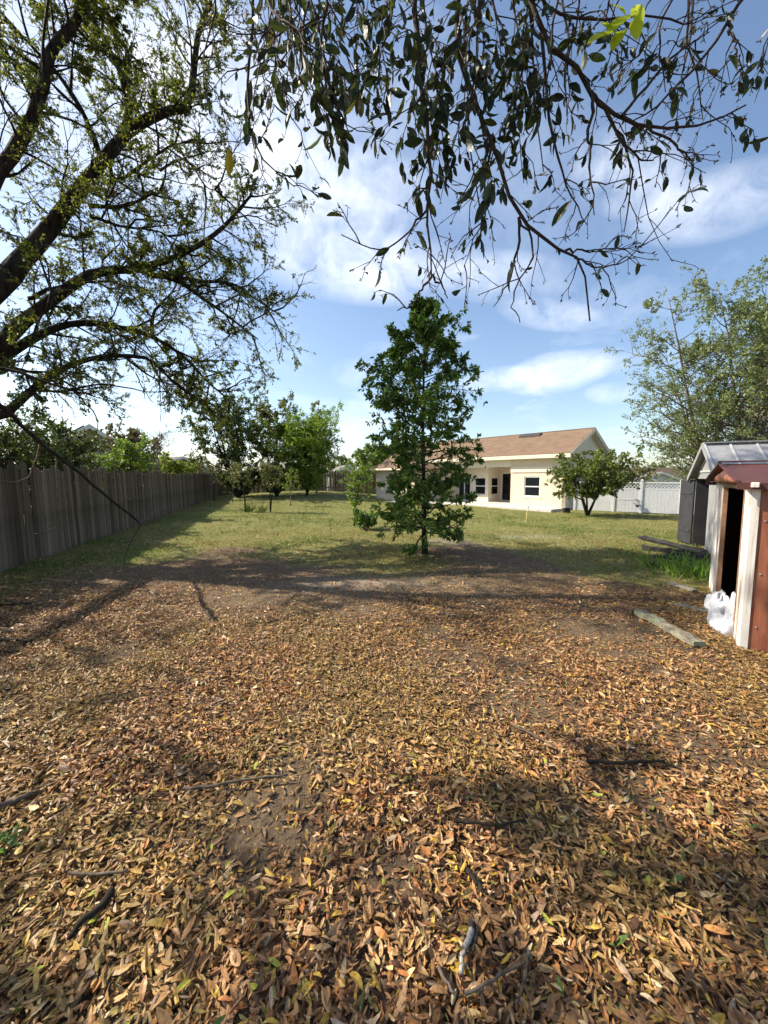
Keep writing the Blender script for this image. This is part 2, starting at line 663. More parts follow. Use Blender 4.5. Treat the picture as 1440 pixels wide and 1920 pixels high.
# ------------------------------------------------------------------ fences
def pickets_fence():
    p0 = np.array([-4.98 - .2833 * 1.6, 1.6])
    p1 = np.array([-4.98 - .2833 * 35.2, 35.2])
    d = (p1 - p0)
    Lf = np.linalg.norm(d)
    d /= Lf
    rz = math.atan2(d[1], d[0])
    root = empty('wooden_fence', (p0[0], p0[1], 0), rz)
    tag(root, 'tall weathered grey wooden picket fence along the left side of the yard', 'fence')
    rng = random.Random(3)
    meshes = []
    for k in range(14):
        w = 0.138 + rng.uniform(-.012, .008)
        h = 1.93 + rng.uniform(-.085, .07)
        mb = MB()
        t = 0.018
        c = 0.028 + rng.uniform(0, .012)
        cut = rng.uniform(-.012, .012)
        poly = [(0, 0, -.05), (w, 0, -.05), (w - rng.uniform(0, .004), 0, h - c + cut), (w - c, 0, h + cut), (c, 0, h), (rng.uniform(0, .004), 0, h - c)]
        mb.prism(poly, (0, -t, 0), (0, 0, 0))
        o = mb.build('picket', MATS['fence_wood'], root)
        me = o.data
        bpy.data.objects.remove(o)
        meshes.append(me)
    n = int(Lf / 0.147)
    for i in range(n):
        s = i * 0.147
        wx, wy = p0 + d * s
        o = bpy.data.objects.new('picket', rng.choice(meshes))
        COL.objects.link(o)
        o.parent = root
        o.location = (s + rng.uniform(-.004, .004), rng.uniform(-.006, .006) + .02 * math.sin(s * .9), float(gz(wx, wy)) + rng.uniform(-.02, .02))
        lean = math.radians(1.6) * math.sin(s * .55) + rng.gauss(0, .006)
        o.rotation_euler = (rng.gauss(0, .006) - .015, lean * .6, rng.gauss(0, .02))
    # rails and posts on the neighbour's side
    for zz in (.35, 1.0, 1.65):
        for a in np.arange(0, Lf - 2.4, 2.4):
            w = p0 + d * (a + 1.2)
            MB().box((a, .05, zz + float(gz(*w)) - .045), (a + 2.4, .09, zz + float(gz(*w)) + .045)).build('rail', MATS['fence_wood'], root)
    for a in np.arange(0, Lf, 2.4):
        w = p0 + d * a
        MB().box((a - .045, .092, -.2 + float(gz(*w))), (a + .045, .182, 1.88 + float(gz(*w)))).build('post', MATS['fence_wood'], root)
    # back fence
    q0 = np.array([-14.9, 34.6])
    q1 = np.array([0.6, 36.5])
    e = q1 - q0
    Le = np.linalg.norm(e)
    e /= Le
    root2 = empty('wooden_fence', (q0[0], q0[1], 0), math.atan2(e[1], e[0]))
    tag(root2, 'dark brown wooden picket fence in shade at the far back of the yard', 'fence')
    for i in range(int(Le / .147)):
        s = i * .147
        w = q0 + e * s
        o = bpy.data.objects.new('picket', rng.choice(meshes))
        COL.objects.link(o)
        o.parent = root2
        o.location = (s, 0, float(gz(*w)) + rng.uniform(-.03, .03))
        o.rotation_euler = (0, rng.gauss(0, .008), 0)
    for zz in (.4, 1.5):
        for a in np.arange(0, Le - 2.4, 2.4):
            w = q0 + e * (a + 1.2)
            MB().box((a, .012, zz + float(gz(*w)) - .045), (a + 2.4, .05, zz + float(gz(*w)) + .045)).build('rail', MATS['fence_wood'], root2)


pickets_fence()

simple('vinyl', (.86, .86, .86), (.80, .80, .80), 2.5, 0.35, spec=0.5)
_nt = MATS['vinyl'].node_tree
_t = _nt.nodes.new('ShaderNodeBsdfTranslucent')
_t.inputs['Color'].default_value = (.85, .85, .84, 1)
_m = _nt.nodes.new('ShaderNodeMixShader')
_m.inputs[0].default_value = .35
_nt.links.new(_nt.nodes['Principled BSDF'].outputs[0], _m.inputs[1])
_nt.links.new(_t.outputs[0], _m.inputs[2])
_nt.links.new(_m.outputs[0], _nt.nodes['Material Output'].inputs['Surface'])
simple('vinyl_shadow', (.45, .46, .48), (.38, .39, .4), 2.5, 0.4)


def white_fence():
    wd = np.array([.84, -.5426])
    P = [np.array([10.0, 20.1]) + wd * q for q in (0, 1.75, 2.88, 4.4, 5.95, 7.5, 9.05)]
    a = P[0]
    d = P[-1] - P[0]
    d = d / np.linalg.norm(d)
    rz = math.atan2(d[1], d[0])
    root = empty('vinyl_fence', (a[0], a[1], 0), rz)
    tag(root, 'white vinyl privacy fence with lattice top, right of the cream house', 'fence')
    S = [float(np.dot(p - a, d)) for p in P]
    h0 = float(gz(12.8, 18.7))
    vin = MATS['vinyl']
    top = 1.50

    def lattice(s0, s1, z0, z1, parent):
        mb = MB()
        stp = 0.15
        hh = z1 - z0
        for sgn, y0 in ((1, -.008), (-1, .004)):
            x = s0 - hh
            while x < s1:
                xa, xb = x, x + hh
                ta = max(0, (s0 - xa) / hh)
                tb = min(1, (s1 - xb) / hh + 1)
                if tb - ta > .1:
                    za, zb = (z0 + ta * hh, z0 + tb * hh) if sgn > 0 else (z1 - ta * hh, z1 - tb * hh)
                    A = np.array([xa + ta * hh, 0, za])
                    B = np.array([xa + tb * hh, 0, zb])
                    t = (B - A) / np.linalg.norm(B - A)
                    nn = np.array([-t[2], 0, t[0]]) * .015
                    mb.prism([A - nn, B - nn, B + nn, A + nn], (0, y0, 0), (0, y0 + .007, 0))
                x += stp
        return mb.build('lattice', vin, parent)
    for k in range(len(S) - 1):
        s0, s1 = S[k] + .055, S[k + 1] - .055
        z = h0
        gate = k == 1
        root_p = empty('panel', (0, 0, 0))
        root_p.parent = root
        if gate:
            root_p.name = 'gate'
            tag(root_p, 'white vinyl gate leaf with black hinges')
        MB().box((s0, -.025, z + top - .06), (s1, .025, z + top)).build('top_rail', vin, root_p)
        MB().box((s0, -.022, z + top - .37), (s1, .022, z + top - .30)).build('middle_rail', vin, root_p)
        MB().box((s0, -.025, z + .03), (s1, .025, z + .14)).build('bottom_rail', vin, root_p)
        if gate:
            MB().box((s0, -.027, z + .62), (s1, -.017, z + .70)).build('cross_rail', vin, root_p)
        lattice(s0, s1, z + top - .30, z + top - .06, root_p)
        x = s0
        while x < s1 - .05:
            b = min(x + .148, s1)
            MB().bevbox((x + .003, -.016, z + .14), (b - .001, .016, z + top - .37), .006).build('board', vin, root_p)
            x += .15
        if gate:
            for zz in (.35, 1.2):
                MB().box((s1 - .16, -.038, z + zz - .03), (s1 + .05, -.0285, z + zz + .03)).build('hinge', MATS['bark_dark'], root_p)
    for k, s in enumerate(S):
        mb = MB().bevbox((s - .055, -.056, h0 - .2), (s + .055, .056, h0 + top + .07), .008)
        p = mb.build('post', vin, root)
        MB().add([(s - .07, -.07, h0 + top + .07), (s + .07, -.07, h0 + top + .07), (s + .07, .07, h0 + top + .07), (s - .07, .07, h0 + top + .07),
                  (s - .07, -.07, h0 + top + .09), (s + .07, -.07, h0 + top + .09), (s + .07, .07, h0 + top + .09), (s - .07, .07, h0 + top + .09), (s, 0, h0 + top + .14)],
                 [(3, 2, 1, 0), (0, 1, 5, 4), (1, 2, 6, 5), (2, 3, 7, 6), (3, 0, 4, 7), (4, 5, 8), (5, 6, 8), (6, 7, 8), (7, 4, 8)]).build('cap', vin, p)


white_fence()

# ------------------------------------------------------------------ the house
simple('stucco', (.70, .60, .455), (.64, .545, .41), 3.0, 0.92, bumps=0.25, bdist=0.01, spec=0.12)
simple('stucco_light', (.75, .68, .56), (.69, .62, .50), 3.0, 0.92, bumps=0.2, bdist=0.01, spec=0.12)
simple('trim_cream', (.76, .67, .52), (.68, .60, .46), 2.0, 0.7)
simple('white_paint', (.80, .79, .76), (.70, .69, .66), 3.0, 0.5)
simple('concrete', (.62, .58, .52), (.50, .46, .41), 2.5, 0.9, bumps=0.2, bdist=0.01)
simple('vent_metal', (.075, .06, .055), (.05, .042, .04), 6, 0.7)
simple('curtain', (.42, .36, .28), (.24, .2, .16), 9, 0.9, (1, 1, .05))
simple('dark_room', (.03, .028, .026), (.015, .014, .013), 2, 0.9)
simple('black_plastic', (.02, .02, .022), (.012, .012, .013), 6, 0.5)


def glass_material():
    m, nt, b = mat_base('window_glass')
    b.inputs['Base Color'].default_value = (.02, .025, .03, 1)
    b.inputs['Roughness'].default_value = 0.06
    b.inputs['Specular IOR Level'].default_value = 0.6
    tr = nt.nodes.new('ShaderNodeBsdfTransparent')
    tr.inputs['Color'].default_value = (.75, .8, .8, 1)
    mx = nt.nodes.new('ShaderNodeMixShader')
    mx.inputs[0].default_value = 0.55
    nt.links.new(tr.outputs[0], mx.inputs[1])
    nt.links.new(b.outputs[0], mx.inputs[2])
    nt.links.new(mx.outputs[0], nt.nodes['Material Output'].inputs['Surface'])
    MATS['glass'] = m


glass_material()


def shingle_material(name, c1, c2, c3):
    m, nt, b = mat_base(name)
    b.inputs['Roughness'].default_value = 0.95
    b.inputs['Specular IOR Level'].default_value = 0.1
    v = coords(nt)
    br = nt.nodes.new('ShaderNodeTexBrick')
    br.inputs['Scale'].default_value = 1.0
    br.inputs['Brick Width'].default_value = 0.32
    br.inputs['Row Height'].default_value = 0.14
    br.inputs['Mortar Size'].default_value = 0.006
    br.inputs['Mortar'].default_value = (*[q * .55 for q in c2], 1)
    br.inputs['Color1'].default_value = (*c1, 1)
    br.inputs['Color2'].default_value = (*c2, 1)
    nt.links.new(v, br.inputs['Vector'])
    n = noise_node(nt, 2.2, 6, 0.65, v)
    c = mixc(nt, ramp(nt, n, [(.4, (0, 0, 0)), (.7, (.7, .7, .7))]), br.outputs['Color'], c3)
    c = mixc(nt, 0.45, c, ramp(nt, noise_node(nt, 60, 3, 0.7, v), [(.3, tuple(q * .5 for q in c1)), (.7, tuple(min(1, q * 1.5) for q in c1))]))
    nt.links.new(c, b.inputs['Base Color'])
    MATS[name] = m


shingle_material('shingle_brown', (.20, .135, .092), (.13, .085, .058), (.27, .19, .135))
shingle_material('shingle_grey', (.20, .18, .165), (.15, .135, .125), (.24, .22, .2))
shingle_material('shingle_dark', (.10, .075, .06), (.075, .055, .045), (.12, .095, .08))


def window(root, x0, x1, z0, z1, y, name='window', axis='x', curtain=None, bars='h'):
    """a framed pane in a wall: axis 'x' lies in plane y, facing -y; axis 'y' lies in plane x=y0 facing +x"""
    def P(a, b, c):
        return (a, y + b, c) if axis == 'x' else (y - b, a, c)

    def bx(mb, a, b):
        p, q = P(*a), P(*b)
        lo = tuple(min(i, j) for i, j in zip(p, q))
        hi = tuple(max(i, j) for i, j in zip(p, q))
        return mb.box(lo, hi)
    r = empty(name, (0, 0, 0))
    r.parent = root
    w = .055
    mb = MB()
    bx(mb, (x0, -.03, z0), (x0 + w, .05, z1))
    bx(mb, (x1 - w, -.03, z0), (x1, .05, z1))
    bx(mb, (x0 + w, -.03, z1 - w), (x1 - w, .05, z1))
    bx(mb, (x0 + w, -.03, z0), (x1 - w, .05, z0 + w))
    zm = (z0 + z1) / 2
    if bars == 'h':
        bx(mb, (x0 + w, -.035, zm - .03), (x1 - w, .05, zm + .03))
        panes = [(x0 + w, x1 - w, z0 + w, zm - .03), (x0 + w, x1 - w, zm + .03, z1 - w)]
    else:
        xm = (x0 + x1) / 2
        bx(mb, (xm - .035, -.035, z0 + w), (xm + .035, .05, z1 - w))
        panes = [(x0 + w, xm - .035, z0 + w, z1 - w), (xm + .035, x1 - w, z0 + w, z1 - w)]
    mb.build('frame', MATS['white_paint'], r)
    for (a, b, c, d) in panes:
        q = MB()
        bx(q, (a, .0, c), (b, .012, d))
        q.build('pane', MATS['glass'], r)
    if curtain:
        q = MB()
        n = int((curtain[1] - curtain[0]) / .06)
        for i in range(n):
            xx = curtain[0] + i * .06
            bx(q, (xx, .09 + .02 * (i % 2), z0 + .03), (xx + .062, .1 + .02 * (i % 2), z1 - .05))
        q.build('blind', MATS['curtain'], r)
    if bars == 'h':
        q = MB()
        bx(q, (x0 - .08, -.09, z0 - .1), (x1 + .08, .04, z0 - .004))
        q.build('sill', MATS['stucco_light'], r)
    return r


def wall_open(mb, x0, x1, y0, y1, z0, z1, holes, axis='x'):
    """a wall slab with rectangular holes (a0,a1,b0,b1) cut out, by strips"""
    def bx(a, b):
        if axis == 'x':
            mb.box((a[0], y0, a[1]), (b[0], y1, b[1]))
        else:
            mb.box((y0, a[0], a[1]), (y1, b[0], b[1]))
    holes = sorted(holes)
    x = x0
    for (a0, a1, b0, b1) in holes:
        if a0 > x:
            bx((x, z0), (a0, z1))
        if b0 > z0:
            bx((a0, z0), (a1, b0))
        if b1 < z1:
            bx((a0, b1), (a1, z1))
        x = a1
    if x < x1:
        bx((x, z0), (x1, z1))


def cream_house():
    O = np.array([9.55, 20.2])
    rz = math.atan2(-.76, .65)
    root = empty('cream_house', (O[0], O[1], float(gz(*O)) + .02), rz)
    tag(root, 'single storey cream stucco house with brown shingle roof and covered patio', 'house')
    st, sl = MATS['stucco'], MATS['stucco_light']
    e = 3.06      # wall height
    D = 5.0       # depth
    T = .2
    LX = -14.0
    mb = MB()
    wall_open(mb, -3.23, 0, 0, T, 0, e, [(-2.38, -1.42, .62, 1.74)])
    mb.build('wall', st, root)
    # header over the patio opening
    MB().box((-8.2, 0.001, 2.32), (-3.23, T, e)).build('header', sl, root)
    MB().box((-3.23, -.045, 1.98), (0.045, -.001, 2.30)).build('trim_band', sl, root)
    # upper wall, slightly lighter, over band
    mb = MB()
    wall_open(mb, 0, D, -T, -.002, 0, e, [], 'y')
    mb.build('gable_wall', sl, root)
    MB().prism([(0, 0.02, e), (0, D - .02, e), (0, D / 2, e + 1.28)], (-T, 0, 0), (-.004, 0, 0)).build('gable', sl, root)
    MB().box((LX, D - T, 0), (-T, D, e)).build('rear_wall', st, root)
    MB().box((LX - T, 0, 0), (LX, D, e)).build('end_wall', st, root)
    MB().box((LX, 0, 0), (-8.2, T, e)).build('wing_wall', st, root)
    # recess walls
    mb = MB()
    wall_open(mb, -5.58, -3.0, 2.6, 2.78, .1, 2.5, [(-5.5, -3.9, .12, 2.0)])
    mb.build('patio_wall', st, root)
    mb = MB()
    wall_open(mb, -8.2, -5.58, 1.2, 1.38, .1, 2.5, [(-8.05, -7.0, .12, 1.98), (-6.66, -5.78, .55, 1.70)])
    mb.build('nook_wall', sl, root)
    mb = MB()
    wall_open(mb, 1.38, 2.6, -5.76, -5.58, .1, 2.5, [(1.55, 2.4, .55, 1.70)], 'y')
    mb.build('nook_side_wall', sl, root)
    MB().box((-3.23 + .0, T, .1), (-3.05, 2.6, 2.5)).build('patio_side_wall', st, root)
    MB().box((-8.4, T, .1), (-8.2, 1.38, 2.5)).build('patio_side_wall', st, root)
    MB().box((-8.2, .201, 2.42), (-3.23, 2.6, 2.5)).build('patio_ceiling', MATS['white_paint'], root)
    # dark interior shells
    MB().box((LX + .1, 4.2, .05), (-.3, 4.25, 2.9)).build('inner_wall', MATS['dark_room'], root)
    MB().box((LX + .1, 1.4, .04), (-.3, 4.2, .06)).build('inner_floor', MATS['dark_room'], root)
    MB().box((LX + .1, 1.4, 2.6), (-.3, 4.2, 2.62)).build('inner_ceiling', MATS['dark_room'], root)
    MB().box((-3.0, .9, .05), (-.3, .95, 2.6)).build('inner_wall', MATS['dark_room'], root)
    w = window(root, -2.38, -1.42, .62, 1.74, .06)
    w = window(root, -6.66, -5.78, .55, 1.70, 1.25)
    w = window(root, 1.55, 2.4, .55, 1.70, -5.63, axis='y', curtain=(1.6, 2.36))
    window(root, -5.5, -3.9, .12, 2.0, 2.65, name='sliding_door', curtain=(-5.45, -4.75), bars='v')
    window(root, -8.05, -7.0, .12, 1.98, 1.25, name='sliding_door', bars='v')
    # roof: two slabs with thickness, ridge along x
    ov = .42
    rise = 1.28 / (D / 2)
    ze = e - ov * rise
    zr = e + 1.28
    th = .09

    def slab(x0, x1, ya, za, yb, zb, name, mat, parent=root):
        # local sheet whose object coordinates let the shingle rows run along the eave
        Ls = math.hypot(yb - ya, zb - za)
        m = MB().box((x0, 0, 0), (x1, Ls, th))
        o = m.build(name, mat, parent)
        o.location = (0, ya, za)
        o.rotation_euler = (math.atan2(zb - za, yb - ya), 0, 0)
        return o
    roof = slab(LX - .3, .35, -ov, ze + .02, D / 2, zr + .02, 'roof_slope', MATS['shingle_brown'])
    o = slab(LX - .3, .35, D + ov, ze + .02, D / 2, zr + .02, 'roof_slope', MATS['shingle_brown'])
    o.rotation_euler = (0, 0, 0)
    Ls = math.hypot(D / 2 + ov, zr - ze)
    ang = math.atan2(zr - ze, D / 2 + ov)
    o.matrix_local = Matrix.Translation((0, D + ov, ze + .02)) @ Matrix.Rotation(-ang, 4, 'X') @ Matrix.Translation((0, -Ls, 0))
    MB().box((LX - .32, D / 2 - .12, zr + .065), (.36, D / 2 + .12, zr + .105)).build('ridge_cap', MATS['shingle_brown'], root)
    MB().box((LX - .3, -ov - .03, ze - .12), (.37, -ov - .004, ze + .09)).build('fascia', MATS['trim_cream'], root)
    MB().box((LX - .3, -ov, ze - .12), (.33, -.001, ze - .09)).build('soffit', MATS['white_paint'], root)
    for sgn in (0, 1):
        ya, yb = (-ov, D / 2) if not sgn else (D + ov, D / 2)
        MB().prism([(.352, ya, ze - .13), (.352, yb, zr - .12), (.352, yb, zr + .09), (.352, ya, ze + .10)], (0, 0, 0), (.03, 0, 0)).build('bargeboard', MATS['trim_cream'], root)
        MB().prism([(0, ya, ze - .05), (0, yb, zr - .02), (0, yb, zr + .01), (0, ya, ze - .02)], (0.001, 0, 0), (.35, 0, 0)).build('rake_soffit', MATS['white_paint'], root)
    # ridge vents: low boxes standing just below the ridge
    for x0, x1 in ((-3.9, -2.55), (-9.1, -7.6)):
        ya, yb = D / 2 - .62, D / 2 - .3
        za = ze + (ya + ov) * rise + .1
        zb = ze + (yb + ov) * rise + .1
        m = MB().prism([(x0, ya, za - .02), (x0, ya, za + .12), (x0, yb, zb + .13), (x0, yb, zb - .02)], (0, 0, 0), (x1 - x0, 0, 0))
        m.build('roof_vent', MATS['vent_metal'], root)
    # left wing with its own lower hip roof
    MB().box((-13.0, -2.2, 0), (-8.9, -.001, 2.35)).build('wing_body', st, root)
    v = [(-13.5, -2.7, 2.3), (-8.4, -2.7, 2.3), (-8.4, .1, 2.3), (-13.5, .1, 2.3), (-10.95, -1.0, 3.45), (-10.95, 1.4, 3.6), (-13.5, 1.2, 2.9), (-8.4, 1.2, 2.9)]
    MB().add(v, [(0, 1, 4), (1, 2, 7, 5, 4), (0, 4, 5, 6, 3), (0, 3, 2, 1)]).build('wing_roof', MATS['shingle_brown'], root)
    MB().box((-13.5, -2.73, 2.2), (-8.38, -2.701, 2.34)).build('fascia', MATS['trim_cream'], root)
    window(root, -11.6, -10.2, .7, 1.9, -2.24)
    # slab
    MB().bevbox((-13.2, -3.4, -.25), (-8.5, -1.7, .07), .02).build('patio_slab', MATS['concrete'], root)
    MB().bevbox((-9.2, -1.75, -.25), (.12, 2.7, .10), .02).build('patio_slab', MATS['concrete'], root)
    for x in (-6.9, -4.5, -2.1):
        MB().box((x - .006, -1.7, .1005), (x + .006, 1.1, .1035)).build('slab_joint', MATS['vent_metal'], root)
    # hose box / meter on corner
    mb = MB().bevbox((-.62, -.12, 2.1), (-.5, -.05, 2.28), .01)
    mb.build('wall_lamp', MATS['vent_metal'], root)


cream_house()
b = empty('black_bucket', tuple(G(1062, 961)), 0)
tag(b, 'small black box on the ground by the corner of the cream house', 'box')
MB().bevbox((-.14, -.12, 0), (.14, .12, .2), .02).build('box_body', MATS['black_plastic'], b)
MB().bevbox((-.155, -.135, .2), (.155, .135, .235), .012).build('lid', MATS['black_plastic'], b)
b.name = 'black_box'

# ------------------------------------------------------------------ sheds


def metal_paint(name, base, rust, lo, hi, scale=5, stretch=(1, 1, .35), rough=.55, third=None):
    m, nt, b = mat_base(name)
    v = coords(nt, stretch)
    n = noise_node(nt, scale, 9, 0.7, v, 0.4)
    c = ramp(nt, n, [(lo, base), (hi, rust)])
    n2 = noise_node(nt, scale * 6, 6, 0.7, v)
    c = mixc(nt, ramp(nt, n2, [(.35, (0, 0, 0)), (.75, (.6, .6, .6))]), c, third or tuple(q * .6 for q in rust))
    nt.links.new(c, b.inputs['Base Color'])
    b.inputs['Roughness'].default_value = rough
    b.inputs['Specular IOR Level'].default_value = .35
    bump(nt, b, n2, .25, .004)
    MATS[name] = m


metal_paint('rust_panel', (.31, .085, .04), (.11, .032, .02), .40, .60, 5, (1, 1, .12), .5, (.48, .24, .14))
metal_paint('rust_roof', (.085, .03, .026), (.14, .05, .04), .4, .65, 4, (1, 1, 1), .6, (.06, .025, .022))
metal_paint('white_rust', (.80, .77, .70), (.34, .16, .08), .52, .62, 9, (1, 1, .10), .6, (.58, .50, .42))
metal_paint('rust_trim', (.40, .20, .10), (.24, .10, .05), .4, .6, 6, (1, 1, .3), .55, (.55, .4, .28))
metal_paint('galv_roof', (.27, .275, .285), (.17, .175, .185), .35, .7, 5, (1, 1, 1), .5, (.36, .365, .375))
simple('resin_grey', (.30, .30, .30), (.23, .23, .23), 4, .6)
simple('resin_light', (.48, .48, .47), (.36, .36, .36), 4, .6)
simple('resin_charcoal', (.045, .045, .05), (.03, .03, .034), 5, .6)
simple('shed_inside_shade', (.03, .024, .02), (.018, .014, .012), 4, .9)  # near black: interior shade put into the colour
simple('tarp', (.55, .56, .58), (.38, .39, .42), 3, .5)


def corrug(x0, x1, z0, z1, pitch=.16, dep=.028, thick=.006):
    """ribbed sheet in the xz plane facing -y: flat pans with raised trapezoid ribs; returns MB"""
    prof = []
    x = x0
    while x < x1 - 1e-4:
        for fx, fy in ((0, 0), (.55, 0), (.66, -dep), (.86, -dep), (.97, 0)):
            xx = x + fx * pitch
            if xx <= x1:
                prof.append((xx, fy))
        x += pitch
    if prof[-1][0] < x1 - .004:
        prof.append((x1, prof[-1][1]))
    n = len(prof)
    v = []
    for zz in (z0, z1):
        v += [(a, b, zz) for a, b in prof]
    for zz in (z0, z1):
        v += [(a, b + thick, zz) for a, b in prof]
    f = []
    for i in range(n - 1):
        f.append((i, i + 1, n + i + 1, n + i))
        f.append((2 * n + i + 1, 2 * n + i, 3 * n + i, 3 * n + i + 1))
        f.append((n + i, n + i + 1, 3 * n + i + 1, 3 * n + i))
        f.append((i + 1, i, 2 * n + i, 2 * n + i + 1))
    f.append((0, n, 3 * n, 2 * n))
    f.append((n - 1, 3 * n - 1 - n + n - 0, 4 * n - 1, 2 * n - 1) if False else (2 * n - 1, n - 1, 3 * n - 1, 4 * n - 1))
    return MB().add(v, f)


def red_shed():
    c = np.array([3.58, 3.72])
    d = np.array([.575, .818])             # the door wall runs this way (away); local -X ... see below
    # local frame: +Y along the door wall (away), +X along the red side wall (to the right), faces -X = door wall, -Y = red wall
    rz = math.atan2(d[1], d[0]) - PI / 2
    root = empty('metal_shed', (c[0], c[1], float(gz(*c)) - .02), rz)
    tag(root, 'rusty red and white metal shed with open doorway at the right edge', 'shed')
    W, D, h = 2.55, 2.2, 1.66
    # red side wall facing camera
    o = corrug(.05, D, .03, h, .30, .03).build('side_wall', MATS['rust_panel'], root)
    corrug(0, D, .0, h, .30, .03).build('rear_wall', MATS['rust_panel'], root).location = (0, W, 0)
    mb = MB().box((D - .01, .01, 0), (D, W, h))
    mb.build('back_wall', MATS['rust_panel'], root)
    # door wall pieces (plane x=0, facing -x), ribbed white corner panel and far panel
    def ribbed_x(y0, y1, z0, z1, pitch, dep, name, mat):
        o = corrug(y0, y1, z0, z1, pitch, dep).build(name, mat, root)
        o.matrix_local = Matrix(((0, 1, 0, 0), (1, 0, 0, 0), (0, 0, 1, 0), (0, 0, 0, 1)))
        o.data.flip_normals()
        return o
    ribbed_x(.0, .27, .0, h - .01, .09, .022, 'front_panel', MATS['white_rust'])
    ribbed_x(1.80, W, .0, h - .01, .16, .022, 'front_panel', MATS['white_rust'])
    MB().box((-.026, .275, .0), (.02, .31, h - .06)).build('door_jamb', MATS['rust_trim'], root)
    MB().box((-.01, .311, .0), (.03, .335, h - .06)).build('door_jamb', MATS['white_rust'], root)
    MB().box((-.026, 1.73, .0), (.02, 1.795, h - .06)).build('door_jamb', MATS['rust_trim'], root)
    MB().box((-.03, .275, h - .058), (.02, 1.795, h - .012)).build('door_track', MATS['rust_trim'], root)
    # corner trim strip
    MB().box((-.012, -.012, 0), (.048, -.001, h)).build('corner_trim', MATS['white_rust'], root)
    MB().box((.02, .02, -.03), (D - .02, W - .02, .02)).build('floor', MATS['shed_inside_shade'], root)
    # roof: gambrel-like low gable, ridge along +X at y = W/2
    rh = .22
    ov = .10
    for sgn in (0, 1):
        ya, yb = (-ov, W / 2) if sgn == 0 else (W + ov, W / 2)
        za = h + .02 - ov * rh / (W / 2) * 1.0
        zb = h + rh
        Ls = math.hypot(yb - ya, zb - za)
        n = 8
        for k in range(5):
            x0 = -.14 + k * .52
            x1 = min(x0 + .515, D + .12)
            MB().prism([(x0, ya, za), (x0, yb, zb), (x0, yb, zb + .012), (x0, ya, za + .012)], (0, 0, 0), (x1 - x0, 0, 0)).build('roof_sheet', MATS['rust_roof'], root)
            MB().prism([(x0, ya, za + .0125), (x0, yb, zb + .0125), (x0, yb, zb + .035), (x0, ya, za + .035)], (-.012, 0, 0), (.018, 0, 0)).build('roof_seam', MATS['rust_roof'], root)
        MB().prism([(-.14, ya, za - .05), (-.14, ya, za - .002), (D + .12, ya, za - .002), (D + .12, ya, za - .05)], (0, 0, 0), (0, .015 if sgn == 0 else -.015, 0)).build('eave_trim', MATS['rust_roof'], root)
    MB().box((-.15, W / 2 - .07, h + rh + .036), (D + .12, W / 2 + .07, h + rh + .05)).build('ridge_cap', MATS['rust_roof'], root)
    # gable: rust-red sheet that bows outward
    n = 12
    v, f = [], []
    for i in range(n + 1):
        y = W * i / n
        top = h + rh * (1 - abs(y - W / 2) / (W / 2)) - .005
        out = -.02 - .09 * math.sin(PI * i / n)
        v += [(out, y, h - .01), (out - .03, y, (h + top) / 2), (-.03, y, top)]
    for i in range(n):
        for j in range(2):
            a = i * 3 + j
            f.append((a, a + 1, a + 4, a + 3))
    m = MB().add(v, f)
    g = m.build('gable', MATS['rust_panel'], root, smooth_sh=True)
    s = g.modifiers.new('solid', 'SOLIDIFY')
    s.thickness = .006
    MB().box((D - .05, .03, .02), (D - .012, W - .02, h)).build('inner_shade_panel', MATS['shed_inside_shade'], root)  # dark sheets added along the walls so the doorway reads as shade
    MB().box((.06, W - .05, .02), (D - .051, W - .012, h)).build('inner_shade_panel', MATS['shed_inside_shade'], root)
    MB().box((.06, .034, .02), (D - .051, .06, h)).build('inner_shade_panel', MATS['shed_inside_shade'], root)
    MB().box((.024, 1.8, .02), (.05, W - .051, h)).build('inner_shade_panel', MATS['shed_inside_shade'], root)
    # gutter bracket at near corner and screws on the red wall
    MB().bevbox((-.04, -.125, h - .03), (.02, -.095, h + .02), .006).build('corner_bracket', MATS['white_rust'], root)
    for zz in (.25, .78, 1.3):
        for xx in (.09, .39):
            MB().bevbox((xx, -.008, zz), (xx + .016, .0, zz + .016), .003).build('screw', MATS['galv_roof'], root)
    for zz in (h * .33, h * .66):
        MB().box((.03, .012, zz), (D - .02, .03, zz + .05)).build('girt', MATS['rust_trim'], root)
    return root


red_shed()


